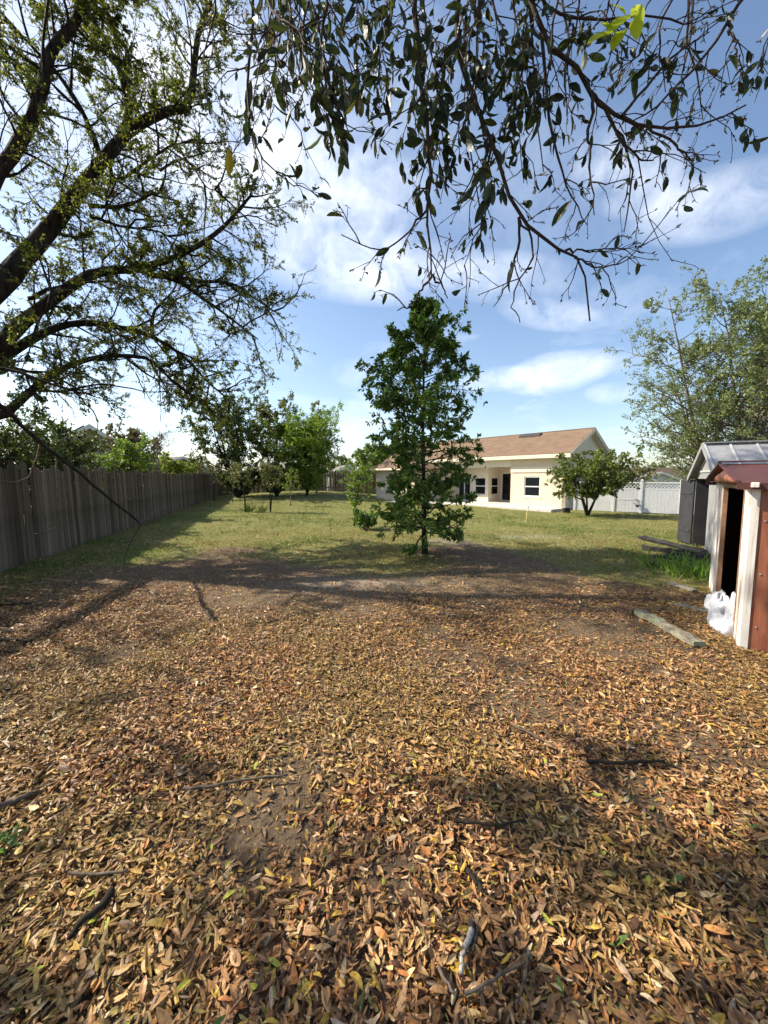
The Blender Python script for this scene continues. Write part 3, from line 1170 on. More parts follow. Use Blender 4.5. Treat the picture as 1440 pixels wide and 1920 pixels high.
def grey_shed():
    d = np.array([.45, .893])
    far = np.array([7.74, 9.55])
    W = 1.95
    near = far - d * W
    rz = math.atan2(d[1], d[0]) - PI / 2
    root = empty('resin_shed', (near[0], near[1], float(gz(*near)) - .02), rz)
    tag(root, 'light grey gabled shed with dark open door standing behind the rusty shed', 'shed')
    D, h = 2.4, 1.78
    rg = MATS['resin_grey']
    # door wall at x = 0: opening from y=1.2 to W-.06
    MB().box((0, 0, 0), (.06, .86, h)).build('front_wall', rg, root)
    MB().box((0, .86, h - .08), (.06, W, h)).build('lintel', rg, root)
    MB().box((0, W - .05, 0), (.06, W, h - .08)).build('door_jamb', MATS['resin_charcoal'], root)
    MB().box((.06, 0, 0), (D, .05, h)).build('side_wall', rg, root)
    MB().box((.06, W - .05, 0), (D, W, h)).build('side_wall', MATS['resin_charcoal'], root)
    MB().box((D - .05, .05, 0), (D, W - .05, h)).build('rear_wall', MATS['resin_charcoal'], root)
    MB().box((.06, .05, 0), (D - .05, W - .05, .03)).build('floor', MATS['shed_inside_shade'], root)
    MB().box((.062, .052, .03), (.1, .85, h)).build('inner_shade_panel', MATS['shed_inside_shade'], root)  # dark sheet standing in for shade behind the front wall
    rh = .66
    mb = MB().prism([(0, -.0, h), (0, W, h), (0, W / 2, h + rh)], (0, 0, 0), (.05, 0, 0))
    g = mb.build('gable', rg, root)
    # recessed triangle frame on the gable
    for (p, q) in (((.22, h + .09), (W - .22, h + .09)), ((W - .22, h + .09), (W / 2, h + rh - .16)), ((W / 2, h + rh - .16), (.22, h + .09))):
        a = np.array([0, p[0], p[1]])
        b2 = np.array([0, q[0], q[1]])
        t = (b2 - a) / np.linalg.norm(b2 - a)
        nn = np.array([0, -t[2], t[1]]) * .022
        MB().prism([a - nn, b2 - nn, b2 + nn, a + nn], (-.02, 0, 0), (-.001, 0, 0)).build('gable_moulding', MATS['resin_light'], g)
    ov = .13
    for sgn in (0, 1):
        ya, yb = (-ov, W / 2) if sgn == 0 else (W + ov, W / 2)
        sl = rh / (W / 2)
        za, zb = h - ov * sl, h + rh
        for k in range(6):
            x0 = -.12 + k * .44
            x1 = x0 + .438
            MB().prism([(x0, ya, za + .005), (x0, yb, zb + .005), (x0, yb, zb + .035), (x0, ya, za + .035)], (0, 0, 0), (x1 - x0, 0, 0)).build('roof_sheet', MATS['galv_roof'], root)
            MB().prism([(x0, ya, za + .036), (x0, yb, zb + .036), (x0, yb, zb + .06), (x0, ya, za + .06)], (-.015, 0, 0), (.02, 0, 0)).build('roof_seam', MATS['resin_light'], root)
        MB().prism([(-.16, ya, za - .07), (-.16, yb, zb - .06), (-.16, yb, zb + .06), (-.16, ya, za + .05)], (0, 0, 0), (.04, 0, 0)).build('bargeboard', rg, root)
    MB().box((-.13, W / 2 - .08, h + rh + .05), (D + .1, W / 2 + .08, h + rh + .075)).build('ridge_cap', MATS['galv_roof'], root)
    # door leaf swung out wide
    dl = empty('door', (-.005, W - .02, 0), math.radians(14))
    dl.parent = root
    MB().bevbox((-.045, 0, .06), (0, .62, h - .1), .01).build('door_panel', MATS['resin_charcoal'], dl)
    for zz in (.35, 1.3):
        MB().bevbox((-.06, .05, zz), (-.046, .57, zz + .08), .004).build('door_rail', MATS['resin_charcoal'], dl)


grey_shed()


# ------------------------------------------------------------------ tree machinery (all levels vectorised)
def norm(v):
    return v / (np.linalg.norm(v, axis=-1, keepdims=True) + 1e-9)


def spline(pts, k):
    """Catmull-Rom through hand-placed points, k samples"""
    P = np.asarray(pts, float)
    P = np.concatenate([[2 * P[0] - P[1]], P, [2 * P[-1] - P[-2]]])
    n = len(P) - 3
    out = []
    for t in np.linspace(0, n - 1e-6, k):
        i = int(t)
        f = t - i
        a, b, c, d = P[i:i + 4]
        out.append(.5 * ((2 * b) + (c - a) * f + (2 * a - 5 * b + 4 * c - d) * f * f + (3 * b - a - 3 * c + d) * f ** 3))
    return np.array(out)


def lerp_path(paths, t):
    """paths (M,k,3); t (M,n) in 0..1 -> points and tangents (M,n,3)"""
    M, k, _ = paths.shape
    x = np.clip(t, 0, .9999) * (k - 1)
    i = x.astype(int)
    f = (x - i)[..., None]
    m = np.arange(M)[:, None]
    a, b = paths[m, i], paths[m, i + 1]
    return a * (1 - f) + b * f, norm(b - a)


def integrate(p, d, L, k, wig, up, rng):
    """p,d (N,3), L (N,) -> paths (N,k,3)"""
    out = [p]
    step = (L / (k - 1))[:, None]
    up = np.asarray(up, float)
    for i in range(k - 1):
        p = p + d * step
        out.append(p)
        d = norm(d + rng.normal(0, wig, d.shape) + up)
    return np.stack(out, 1)


def spawn(paths, n, t0, t1, lratio, ang, angsd, wig, up, k, rng, taper=.5, lsd=.25, labs=None):
    M = len(paths)
    plen = np.linalg.norm(np.diff(paths, axis=1), axis=2).sum(1)
    t = t0 + (t1 - t0) * (np.arange(n)[None] + rng.random((M, n))) / n
    P, T = lerp_path(paths, t)
    az = np.arange(n)[None] * 2.4 + rng.random((M, 1)) * 6.28 + rng.normal(0, .5, (M, n))
    ref = np.where(np.abs(T[..., 2:3]) < .9, np.array([0, 0, 1.0]), np.array([1.0, 0, 0]))
    n1 = norm(np.cross(T, ref))
    n2 = np.cross(T, n1)
    perp = np.cos(az)[..., None] * n1 + np.sin(az)[..., None] * n2
    a = ang + rng.normal(0, angsd, (M, n))
    d = norm(np.cos(a)[..., None] * T + np.sin(a)[..., None] * perp)
    base = plen[:, None] * lratio if labs is None else np.full((M, n), labs)
    L = base * (1 - taper * t) * np.exp(rng.normal(0, lsd, (M, n)))
    return integrate(P.reshape(-1, 3), d.reshape(-1, 3), L.ravel(), k, wig, up, rng), t.ravel()


def add_many(tb, paths, r0, r1, sides=3):
    paths = np.asarray(paths)
    M, k, _ = paths.shape
    r = np.linspace(0, 1, k)[None]
    r0 = np.broadcast_to(np.asarray(r0, float), (M,))[:, None]
    rad = r0 * (1 - r) + np.minimum(r1, r0 * .8) * r
    t = norm(np.gradient(paths, axis=1))
    mean = norm(t.mean(1))
    ref = np.where(np.abs(mean[:, :1]) < .7, np.array([1.0, 0, 0]), np.array([0, 1.0, 0]))[:, None, :]
    n1 = norm(np.cross(t, np.broadcast_to(ref, t.shape)))
    n2 = np.cross(t, n1)
    a = np.arange(sides) * 2 * PI / sides
    ring = paths[:, :, None, :] + rad[:, :, None, None] * (np.cos(a)[None, None, :, None] * n1[:, :, None, :] + np.sin(a)[None, None, :, None] * n2[:, :, None, :])
    tb.V.append(ring.reshape(-1, 3))
    i = np.arange(k - 1)[:, None] * sides
    j = np.arange(sides)[None, :]
    q1 = np.stack([i + j, i + (j + 1) % sides, i + sides + (j + 1) % sides, i + sides + j], -1).reshape(1, -1, 4)
    q = (q1 + (np.arange(M) * k * sides)[:, None, None]).reshape(-1, 4) + tb.n
    tb.Q.append(q)
    tb.n += M * k * sides


def leaves_on(paths, nper, L, W, rng, t0=.15, droop=.2, spread=.8, lsd=.2, upn=.5):
    M = len(paths)
    t = t0 + (1 - t0) * rng.random((M, nper))
    P, T = lerp_path(paths, t)
    P = P.reshape(-1, 3)
    T = T.reshape(-1, 3)
    n = len(P)
    A = norm(T * .55 + rng.normal(0, spread * .6, (n, 3)) + np.array([0, 0, -droop]))
    Nn = norm(rng.normal(0, .7, (n, 3)) + np.array([0, 0, upn]))
    ls = L * np.exp(rng.normal(0, lsd, n))
    return dict(P=P, A=A, N=Nn, L=ls, W=ls * W)


def crown_obj(name, lv, pal, wts, mat, parent, T=T_FAR, jit=.25, rng=None, arch=.08, fold=.3):
    c = pick_cols(len(lv['P']), pal, wts, jit, rng)
    me = leaf_mesh(name, lv['P'], lv['A'], lv['N'], lv['L'], lv['W'], c, T, mat, arch=arch, fold=fold)
    return tag(link(name, me, parent), kind='stuff')


GREENS = dict(
    oak=([(.095, .115, .033), (.14, .16, .042), (.21, .215, .05), (.055, .072, .024), (.31, .28, .065)], [4, 4, 2, 3, .8]),
    young=([(.10, .17, .05), (.145, .23, .06), (.20, .285, .075), (.07, .12, .04), (.25, .20, .085)], [4, 4, 2, 3, .25]),
    bright=([(.19, .27, .045), (.23, .32, .06), (.14, .21, .038), (.09, .14, .03)], [4, 3, 3, 2]),
    yellow=([(.22, .28, .03), (.17, .24, .03), (.11, .15, .025)], [4, 3, 2]),
    citrus=([(.10, .14, .03), (.16, .20, .04), (.22, .25, .05), (.06, .085, .024)], [4, 4, 2, 3]),
    dark=([(.062, .09, .026), (.095, .125, .035), (.14, .165, .045), (.042, .06, .021)], [4, 4, 1.5, 3]),
    olive=([(.14, .155, .045), (.19, .195, .06), (.09, .105, .034), (.21, .18, .065)], [4, 3, 3, 1]),
    grey=([(.17, .205, .085), (.22, .26, .10), (.12, .155, .06), (.27, .29, .12)], [4, 3, 3, 1]),
    brown=([(.16, .13, .09), (.11, .09, .06), (.20, .17, .13), (.10, .11, .05)], [4, 3, 2, 2]),
)


def gen_tree(name, label, base, h, prof, pal, seed, stems=1, spread=.0, trunk_r=.12, nb=16, n2=6, n3=5, nl=7, leaf=.07, lw=.5, t0=.2, elev=.6,
             up=.05, bark='bark', mat='leaf', group=None, cat='tree', droop=.2, T=T_TRI, lean=(0, 0), sub=.42, twig=.45, wig=.12, trunk_wig=.05, jit=.25, clump=False, k1=6, upn=.5, fine=False, el0=None):
    """base (x,y,z); prof(t) -> crown radius at height fraction t; stems > 1 makes a multi-stemmed plant"""
    rng = np.random.default_rng(seed)
    base = np.asarray(base, float)
    root = empty(name, base)
    tag(root, label, cat, group)
    az = np.arange(stems) * 2.4 + rng.random() * 6
    d = np.stack([np.cos(az) * spread + lean[0], np.sin(az) * spread + lean[1], np.ones(stems)], -1)
    d += rng.normal(0, .03, d.shape)
    L = h * (np.ones(stems) if stems == 1 else rng.uniform(.72, 1.0, stems)) * np.sqrt(1 + 0 * spread)
    st = integrate(np.repeat(base[None] - [[0, 0, .05]], stems, 0), norm(d), L, 9, trunk_wig, (0, 0, .02), rng)
    tb = Tubes()
    for s in st:
        r = trunk_r * np.linspace(1, .12, 9) * (1 if stems == 1 else .75)
        r[0] *= 1.35
        tb.add(s, r, 8 if trunk_r > .05 else 6, .15)
    tb.build('trunk', MATS[bark], root)
    M = stems
    t = t0 + (1 - t0) * (np.arange(nb)[None] + rng.random((M, nb))) / nb
    P, Tn = lerp_path(st, t * .985)
    az = np.arange(nb)[None] * 2.4 + rng.random((M, 1)) * 6 + rng.normal(0, .35, (M, nb))
    el = (elev * (1 - .1 * t) if el0 is None else el0 + (elev - el0) * np.clip(t / .55, 0, 1)) + rng.normal(0, .15, t.shape)
    hd = np.stack([np.cos(az) * np.cos(el), np.sin(az) * np.cos(el), np.sin(el)], -1)
    hf = (P[..., 2] - base[2]) / h
    R = prof(np.clip(hf, 0, 1)) * np.exp(rng.normal(0, .18, t.shape)) * (1 if stems == 1 else .7)
    b1 = integrate(P.reshape(-1, 3), norm(hd.reshape(-1, 3)), np.maximum(R.ravel(), .05) * 1.05, k1, wig, (0, 0, up), rng)
    tw = Tubes()
    r1 = np.clip(trunk_r * .42 * (1 - .75 * t.ravel()), .004, None)
    add_many(tw, b1, r1, .003, 5)
    b2, _ = spawn(b1, n2, .2, 1, sub, .75, .25, wig, (0, 0, up), 4, rng, .45)
    add_many(tw, b2, np.repeat(r1, n2) * .45, .002, 3)
    b3, _ = spawn(b2, n3, .15, 1, twig, .7, .3, wig, (0, 0, up * .5), 3, rng, .3)
    if fine:
        add_many(tw, b3, .0025 + leaf * .015, .0015, 3)
    tag(tw.build('branches', MATS[bark if bark != 'bark_grey' else 'bark_grey'], root), kind='stuff')
    allp = np.concatenate([b3, b2[:, [0, 2, 3]]])
    lv = leaves_on(allp, nl, leaf, lw, rng, droop=droop, upn=upn)
    if clump:   # drop leaves on whole stretches of branch so the crown has holes
        hsh = np.sin(np.floor(lv['P'] / clump) @ np.array([12.9, 78.2, 37.7])) * 43758.5
        keep = (hsh - np.floor(hsh)) > .28
        lv = {q: v[keep] for q, v in lv.items()}
    pl, wt = GREENS[pal]
    crown_obj('crown', lv, pl, wt, MATS[mat], root, T, jit, rng)
    return root


def prof_cone(rmax, lo=.18, top=.04):
    return lambda t: rmax * np.where(t < lo, .55 + .45 * t / lo, 1 - (1 - top) * ((t - lo) / (1 - lo)) ** 1.25)


def prof_round(rmax, lo=.15):
    return lambda t: rmax * np.sqrt(np.clip(1 - ((t - .55) / .52) ** 2, .05, 1)) * np.where(t < lo, .5, 1)


def prof_flat(r):
    return lambda t: r * (1.05 - .5 * t)


# ------------------------------------------------------------------ the great oak on the left
def left_oak():
    rng = np.random.default_rng(41)
    K = 1.33

    def at_(px, py, y):
        return at(px, py, y * K)
    base = gpt(-8.6, 7.5)
    root = empty('oak_tree', base)
    tag(root, 'large spreading oak with dark bending limbs over the wooden fence, at the left', 'tree')
    A = lambda L: [at_(*q) for q in L]
    b = base
    trunk = spline([b + [0, 0, -.1], b + [.03, .02, 1.4], b + [-.02, .05, 2.8], b + [.02, .0, 4.0]], 12)
    tb = Tubes()
    tb.add(trunk, np.linspace(.52, .40, 12) * np.r_[1.35, 1.1, np.ones(10)], 14, .12)
    tb.build('trunk', MATS['bark'], root)
    fork = trunk[-1]
    mid = trunk[-4]
    limbs = [  # path, start radius, end radius
        ([fork, at_(-20, 560, 5.6), at_(40, 490, 5.9), at_(95, 432, 6.2), at_(150, 355, 6.5), at_(200, 292, 6.8), at_(245, 240, 7.0), at_(300, 212, 7.2), at_(352, 196, 7.4), at_(362, 130, 7.5), at_(372, 60, 7.5), at_(395, 0, 7.4)], .195, .045),
        ([fork, at_(-60, 480, 5.2), at_(-20, 350, 5.2), at_(40, 262, 5.3), at_(78, 175, 5.4), at_(92, 105, 5.5), at_(140, 45, 5.6), at_(168, -20, 5.7), at_(230, -140, 5.9)], .115, .06),
        ([fork, at_(-10, 655, 5.9), at_(60, 592, 6.2), at_(150, 532, 6.6), at_(205, 510, 6.9), at_(262, 507, 7.1), at_(345, 478, 7.4), at_(410, 436, 7.7), at_(450, 395, 7.8), at_(474, 368, 7.8)], .155, .025),
        ([mid, at_(-15, 685, 6.0), at_(45, 645, 6.3), at_(100, 616, 6.6), at_(165, 607, 6.9), at_(225, 616, 7.2), at_(290, 636, 7.5), at_(345, 672, 7.8), at_(385, 715, 8.0), at_(430, 755, 8.1)], .12, .018),
        ([mid, at_(-10, 785, 5.8), at_(45, 742, 6.0), at_(90, 702, 6.2), at_(140, 678, 6.5), at_(200, 664, 6.8), at_(270, 668, 7.0), at_(300, 690, 7.2), at_(340, 725, 7.4), at_(400, 756, 7.7)], .10, .016),
        # secondary limbs in view
        ([at_(235, 245, 6.95), at_(240, 200, 6.9), at_(232, 150, 6.7), at_(215, 115, 6.6), at_(185, 60, 6.4), at_(160, 10, 6.3), at_(130, -70, 6.2)], .085, .025),
        ([at_(232, 150, 6.7), at_(238, 95, 6.6), at_(205, 50, 6.5), at_(180, 10, 6.4), at_(165, -60, 6.3)], .05, .02),
        ([at_(190, 296, 6.75), at_(170, 245, 6.5), at_(150, 205, 6.3), at_(110, 145, 6.1), at_(60, 90, 5.9), at_(0, 25, 5.7)], .06, .02),
        ([at_(275, 514, 7.1), at_(330, 525, 7.3), at_(385, 560, 7.6), at_(440, 600, 7.8), at_(485, 635, 8.0)], .07, .014),
        ([at_(300, 512, 7.2), at_(370, 526, 7.4), at_(430, 530, 7.7), at_(480, 560, 7.9), at_(525, 590, 8.0)], .055, .012),
        ([at_(165, 385, 6.4), at_(230, 385, 6.6), at_(280, 362, 6.8), at_(300, 350, 6.9)], .05, .012),
        ([at_(170, 405, 6.4), at_(220, 420, 6.7), at_(290, 430, 7.0), at_(350, 460, 7.3)], .04, .01),
        ([at_(55, 560, 6.0), at_(100, 540, 5.8), at_(92, 575, 5.6), at_(60, 600, 5.4)], .04, .01),
        ([at_(285, 630, 7.4), at_(285, 590, 7.3), at_(305, 560, 7.4), at_(330, 540, 7.5)], .05, .014),
        ([at_(-5, 700, 5.6), at_(30, 690, 5.7), at_(70, 715, 5.8), at_(10, 770, 5.7)][0:3], .06, .02),
        ([at_(200, 290, 6.8), at_(215, 335, 6.9), at_(250, 320, 7.0), at_(300, 285, 7.2), at_(345, 265, 7.4), at_(385, 260, 7.5)], .05, .01),
        ([at_(300, 320, 7.0), at_(345, 300, 7.2), at_(385, 350, 7.4), at_(420, 365, 7.6)], .03, .008),
        # limbs beyond the frame: upward and over the neighbour's garden
        ([fork, b + [-.2, .1, 6.0], b + [-.4, -.3, 7.6], b + [-.3, -.6, 9.2]], .22, .04),
        ([fork, b + [-1.8, .8, 5.6], b + [-3.9, 1.4, 6.9], b + [-6.0, 1.6, 7.6]], .2, .03),
        ([fork, b + [-1.2, -1.6, 5.4], b + [-2.6, -3.0, 6.8], b + [-3.6, -4.0, 7.4]], .14, .03),
        ([b + [-.2, .1, 6.0], b + [-1.6, 1.2, 7.4], b + [-3.0, 2.0, 8.2]], .11, .02),
    ]
    KL = 22
    paths = []
    for pts, r0, r1 in limbs:
        r0, r1 = (r0 * K * .78, r1 * K * .8) if len(paths) < 17 else (r0, r1)
        p = spline(pts, KL)
        p[1:] += np.cumsum(rng.normal(0, .011, (KL - 1, 3)), axis=0) * .6
        t = Tubes()
        rr = r0 + (r1 - r0) * np.linspace(0, 1, KL) ** .8
        t.add(p, rr, 10 if r0 > .07 else 6, .34)
        t.build('limb', MATS['bark'], root)
        paths.append(p)
    paths = np.array(paths)
    tw = Tubes()
    plen = np.linalg.norm(np.diff(paths, axis=1), axis=2).sum(1)
    b1s, b2s, b3s = [], [], []
    for i, p in enumerate(paths):
        n = max(6, int(plen[i] * (3.9 if i < 17 else 3.0)))
        out = i >= 17
        b1, t = spawn(p[None], n, .22 if i < 5 else .12, 1, .0, .95, .25, .16, (0, 0, .03), 6, rng, .35, .35, labs=1.35 if not out else 1.5)
        b1s.append(b1)
        add_many(tw, b1, .027, .006, 4)
    b1 = np.concatenate(b1s)
    b2, _ = spawn(b1, 6, .12, 1, .5, .75, .25, .16, (0, 0, -.02), 4, rng, .4)
    add_many(tw, b2, .008, .003, 3)
    b3, _ = spawn(b2, 6, .15, 1, .6, .65, .3, .14, (0, 0, -.04), 3, rng, .3)
    vis = (b3[:, 0, 1] > 6.5) & (b3[:, 0, 0] > -b3[:, 0, 1] * 1.15)
    add_many(tw, b3[vis][:, [0, 2]], .004, .0018, 3)
    tag(tw.build('branches', MATS['bark'], root), kind='stuff')
    allp = np.concatenate([b3, b2[:, [0, 2, 3]]])
    lv = leaves_on(allp, 21, .052, .46, rng, droop=.25, spread=.75)
    n = len(lv['P'])
    # leafless stretches, so that sky shows through
    q = np.sin(np.floor(lv['P'] / .6) @ np.array([12.9, 78.2, 37.7])) * 43758.5
    keep = (q - np.floor(q)) > .27
    lv = {k: v[keep] for k, v in lv.items()}
    pl, wt = GREENS['oak']
    crown_obj('crown', lv, pl, wt, MATS['leaf_thin'], root, T_TRI, .3, rng)
    # ball-moss like dark tufts on the limbs
    tf = []
    for pi, tt in ((0, .55), (0, .66), (0, .74), (2, .45), (2, .58), (2, .7), (3, .5), (3, .62), (4, .6), (1, .55), (8, .4), (9, .5)):
        c = paths[pi][int(tt * (KL - 1))] + rng.normal(0, .05, 3)
        m = 220
        dd = norm(rng.normal(0, 1, (m, 3)))
        tf.append((np.repeat(c[None], m, 0) + dd * .05, dd))
    P = np.concatenate([a for a, _ in tf])
    Dd = np.concatenate([a for _, a in tf])
    ls = rng.uniform(.06, .16, len(P))
    me = leaf_mesh('moss_tuft', P, Dd, norm(rng.normal(0, 1, Dd.shape)), ls, ls * .12, pick_cols(len(P), [(.045, .055, .03), (.07, .08, .05)], [1, 1]), T_FAR, MATS['leaf'])
    tag(link('moss_tufts', me, root), kind='stuff')


left_oak()


def dead_branch():
    pts = [(-60, 705, 5.15), (0, 757, 5.25), (60, 815, 5.6), (135, 878, 6.0), (200, 930, 6.5), (262, 981, 6.9)]
    root = empty('dead_branch', at(262, 981, 6.9))
    tag(root, 'bare dead branch hanging slantwise from the oak in front of the wooden fence', 'branch')
    t = Tubes()
    p = spline([at(*q) for q in pts], 18)
    p[1:-1] += RNG.normal(0, .012, (16, 3))
    t.add(p, np.linspace(.034, .016, 18), 7, .3)
    t.build('main_stem', MATS['bark'], root)
    subs = [([(262, 981, 6.9), (290, 966, 7.0), (315, 958, 7.15), (350, 955, 7.3), (386, 957, 7.5)], .018), ([(212, 947, 6.6), (232, 937, 6.65), (262, 935, 6.75), (281, 928, 6.85)], .014),
            ([(264, 983, 6.9), (252, 1005, 7.0), (244, 1017, 7.05), (238, 1035, 7.1), (234, 1058, 7.2)], .016), ([(246, 1015, 7.05), (230, 1018, 7.0), (212, 1016, 6.9)], .01),
            ([(75, 835, 5.7), (66, 870, 5.75), (58, 893, 5.8), (35, 903, 5.75), (5, 903, 5.7)], .014), ([(108, 925, 5.9), (110, 960, 5.95), (113, 985, 6.0), (90, 995, 6.0), (62, 1002, 6.0)], .012),
            ([(113, 983, 6.0), (120, 998, 6.05), (128, 1008, 6.1)], .009), ([(300, 995, 7.2), (330, 1010, 7.4), (352, 1027, 7.5)], .008), ([(264, 983, 6.9), (282, 990, 7.0), (300, 995, 7.2)], .01)]
    for s, r in subs:
        q = spline([at(*w) for w in s], 10)
        q[1:] += RNG.normal(0, .01, (9, 3))
        Tubes().add(q, np.linspace(r, r * .35, 10), 5, .3).build('side_shoot', MATS['stick'], root)
    Tubes().add(spline([at(105, 850, 5.85), at(107, 890, 5.9), at(108, 925, 5.9)], 6), np.linspace(.012, .012, 6), 5, .3).build('side_shoot', MATS['stick'], root)
    root2 = empty('dead_branch', at(133, 730, 5.4))
    tag(root2, 'thin leafless forked branch sticking out against the sky above the fence', 'branch')
    for s, r in (([(-40, 672, 5.0), (0, 690, 5.1), (57, 705, 5.2), (133, 731, 5.4), (173, 739, 5.5)], .026), ([(128, 730, 5.4), (165, 724, 5.5), (207, 722, 5.7), (267, 733, 5.9), (317, 733, 6.1)], .016),
                 ([(137, 732, 5.4), (160, 757, 5.5), (180, 777, 5.55), (181, 813, 5.6)], .013), ([(207, 722, 5.7), (208, 735, 5.7), (206, 748, 5.7)], .008), ([(207, 722, 5.7), (216, 712, 5.7)], .006),
                 ([(255, 700, 5.8), (268, 728, 5.9), (288, 755, 6.0)], .01), ([(280, 738, 5.9), (291, 722, 5.95)], .006)):
        q = spline([at(*w) for w in s], 10)
        q[1:-1] += RNG.normal(0, .008, (8, 3))
        Tubes().add(q, np.linspace(r, r * .4, 10), 5, .3).build('shoot', MATS['bark'], root2)


dead_branch()


# ------------------------------------------------------------------ the oak overhead (its trunk stands behind the viewer)
def overhead_oak():
    rng = np.random.default_rng(77)
    base = gpt(-3.6, -2.3)
    root = empty('oak_tree', base)
    tag(root, 'overhanging oak branches with dark glossy leaves across the top of the picture', 'tree')
    tb = Tubes()
    tr = spline([base + [0, 0, -.1], base + [.05, .1, 1.5], base + [.1, .2, 3.0], base + [.3, .5, 4.2]], 12)
    tb.add(tr, np.linspace(.30, .2, 12) * np.r_[1.3, 1.1, np.ones(10)], 12, .15)
    tb.build('trunk', MATS['bark'], root)
    limb = spline([tr[-1], (-2.0, -.9, 5.1), (-.6, .2, 5.3), (.35, 1.2, 5.1), (.8, 2.1, 5.0), (.9, 2.9, 5.1)], 16)
    Tubes().add(limb, np.linspace(.15, .035, 16), 9, .2).build('limb', MATS['bark'], root)
    limb2 = spline([limb[6], (2.2, 1.0, 5.1), (2.8, 1.9, 4.9), (3.4, 2.6, 4.9)], 12)
    Tubes().add(limb2, np.linspace(.07, .02, 12), 7, .2).build('limb', MATS['bark'], root)
    limb3 = spline([limb[7], (.6, .8, 5.1), (-.3, 1.6, 4.9), (-.9, 2.3, 4.8)], 12)
    Tubes().add(limb3, np.linspace(.06, .02, 12), 7, .2).build('limb', MATS['bark'], root)
    shade_limb1 = spline([tr[-1], (-4.1, 0, 5.4), (-4.8, 1.8, 5.8), (-5.4, 3.5, 5.9)], 12)  # unseen limb, placed so its leaves shade the foreground
    Tubes().add(shade_limb1, np.linspace(.13, .03, 12), 7, .2).build('limb', MATS['bark'], root)
    shade_limb2 = spline([tr[-1], (-5.2, -.3, 5.6), (-6.6, 1.4, 6.1), (-7.6, 3.0, 6.2)], 12)  # second unseen limb, placed for foreground shade
    Tubes().add(shade_limb2, np.linspace(.13, .03, 12), 7, .2).build('limb', MATS['bark'], root)
    anchors = np.concatenate([limb[5:], limb2, limb3])
    stems = [
        ([(470, -30), (472, 80), (467, 190), (470, 250), (498, 300), (552, 350)], 2.1, .011, 1),
        ([(610, -30), (606, 60), (611, 130), (622, 175), (655, 250)], 2.0, .011, 1),
        ([(776, -30), (780, 30), (787, 141), (801, 235), (807, 314), (801, 383), (806, 450), (809, 520)], 2.0, .017, 1),
        ([(855, -30), (859, 50), (866, 120), (888, 175), (924, 262), (948, 340), (973, 407), (1033, 459), (1077, 483), (1094, 515), (1106, 602)], 2.1, .016, 1),
        ([(995, -30), (1003, 10), (1021, 77), (1077, 121), (1114, 185), (1166, 217), (1214, 238), (1291, 242), (1345, 222), (1398, 197)], 2.0, .016, 1),
        ([(1108, 175), (1128, 200), (1150, 234), (1178, 294), (1182, 362), (1170, 436)], 2.0, .010, 0),
        ([(1390, -30), (1384, 0), (1363, 48), (1295, 133), (1255, 175), (1225, 205), (1180, 230)], 2.1, .013, 1),
        ([(1366, 44), (1376, 80), (1389, 122)], 2.1, .008, 0),
        ([(1010, -30), (1040, 20), (1100, 36), (1222, 32), (1291, 44), (1340, 10)], 2.0, .010, 1),
        ([(1015, 60), (1025, 161), (1041, 282), (1069, 362), (1102, 423)], 2.2, .009, 0),
        ([(1112, 185), (1106, 250), (1106, 322), (1114, 403)], 2.0, .008, 0),
        ([(973, 407), (970, 471), (947, 540), (925, 575)], 2.1, .008, 0),
        ([(924, 262), (910, 330), (905, 420), (870, 500)], 2.15, .007, 0),
        ([(809, 520), (790, 545), (770, 570), (745, 582)], 2.0, .006, 0),
        ([(809, 515), (830, 540), (838, 560)], 2.0, .006, 0),
        ([(973, 407), (1000, 470), (960, 560), (975, 605)], 2.1, .006, 0),
        ([(801, 383), (770, 430), (715, 470), (640, 440)], 2.0, .006, 0),
        ([(1150, 234), (1200, 300), (1240, 290)], 2.0, .006, 0),
        ([(1166, 217), (1260, 110), (1330, 60)], 2.0, .007, 0),
        ([(1077, 483), (1130, 500), (1190, 484)], 2.1, .006, 0),
        ([(1060, 470), (1110, 470), (1168, 458)], 2.1, .006, 0),
        ([(1214, 238), (1290, 290), (1299, 310)], 2.0, .006, 0),
        ([(408, -30), (400, 40), (380, 110), (395, 170)], 2.3, .008, 1),
        ([(520, -30), (525, 60), (510, 150), (540, 200)], 2.2, .009, 1),
        ([(1475, -40), (1455, 20), (1440, 70), (1430, 125)], 2.3, .008, 1),
    ]
    for k in range(30):
        x = rng.uniform(500, 1130) if k < 24 else rng.uniform(1130, 1300)
        dx = rng.normal(10, 45)
        y1 = rng.uniform(110, 390) if 590 < x < 1000 else rng.uniform(70, 240)
        dep = rng.uniform(1.75, 2.75)
        stems.append(([(x, -40), (x + dx * .3 + rng.normal(0, 12), y1 * .3), (x + dx * .6 + rng.normal(0, 14), y1 * .65), (x + dx, y1)], dep, rng.uniform(.006, .011), 1))
    KS = 14
    paths = []
    for pts, dep, r, top in stems:
        w = rng.normal(0, .10)
        P = [at(px, py, dep + w * (i / len(pts)) ) for i, (px, py) in enumerate(pts)]
        if top:
            a = anchors[np.argmin(np.linalg.norm(anchors - (P[0] + [0, 0, .8]), axis=1))]
            P = [a, a * .45 + P[0] * .55 + [0, 0, .12]] + P
        p = spline(P, KS if not top else KS)
        p[1:-1] += rng.normal(0, .005, (KS - 2, 3))
        Tubes().add(p, np.linspace(r, max(.0022, r * .22), KS), 6, .25).build('branch', MATS['twig'], root)
        paths.append(p)
    paths = np.array(paths)
    tw = Tubes()
    plen = np.linalg.norm(np.diff(paths, axis=1), axis=2).sum(1)
    lst = []
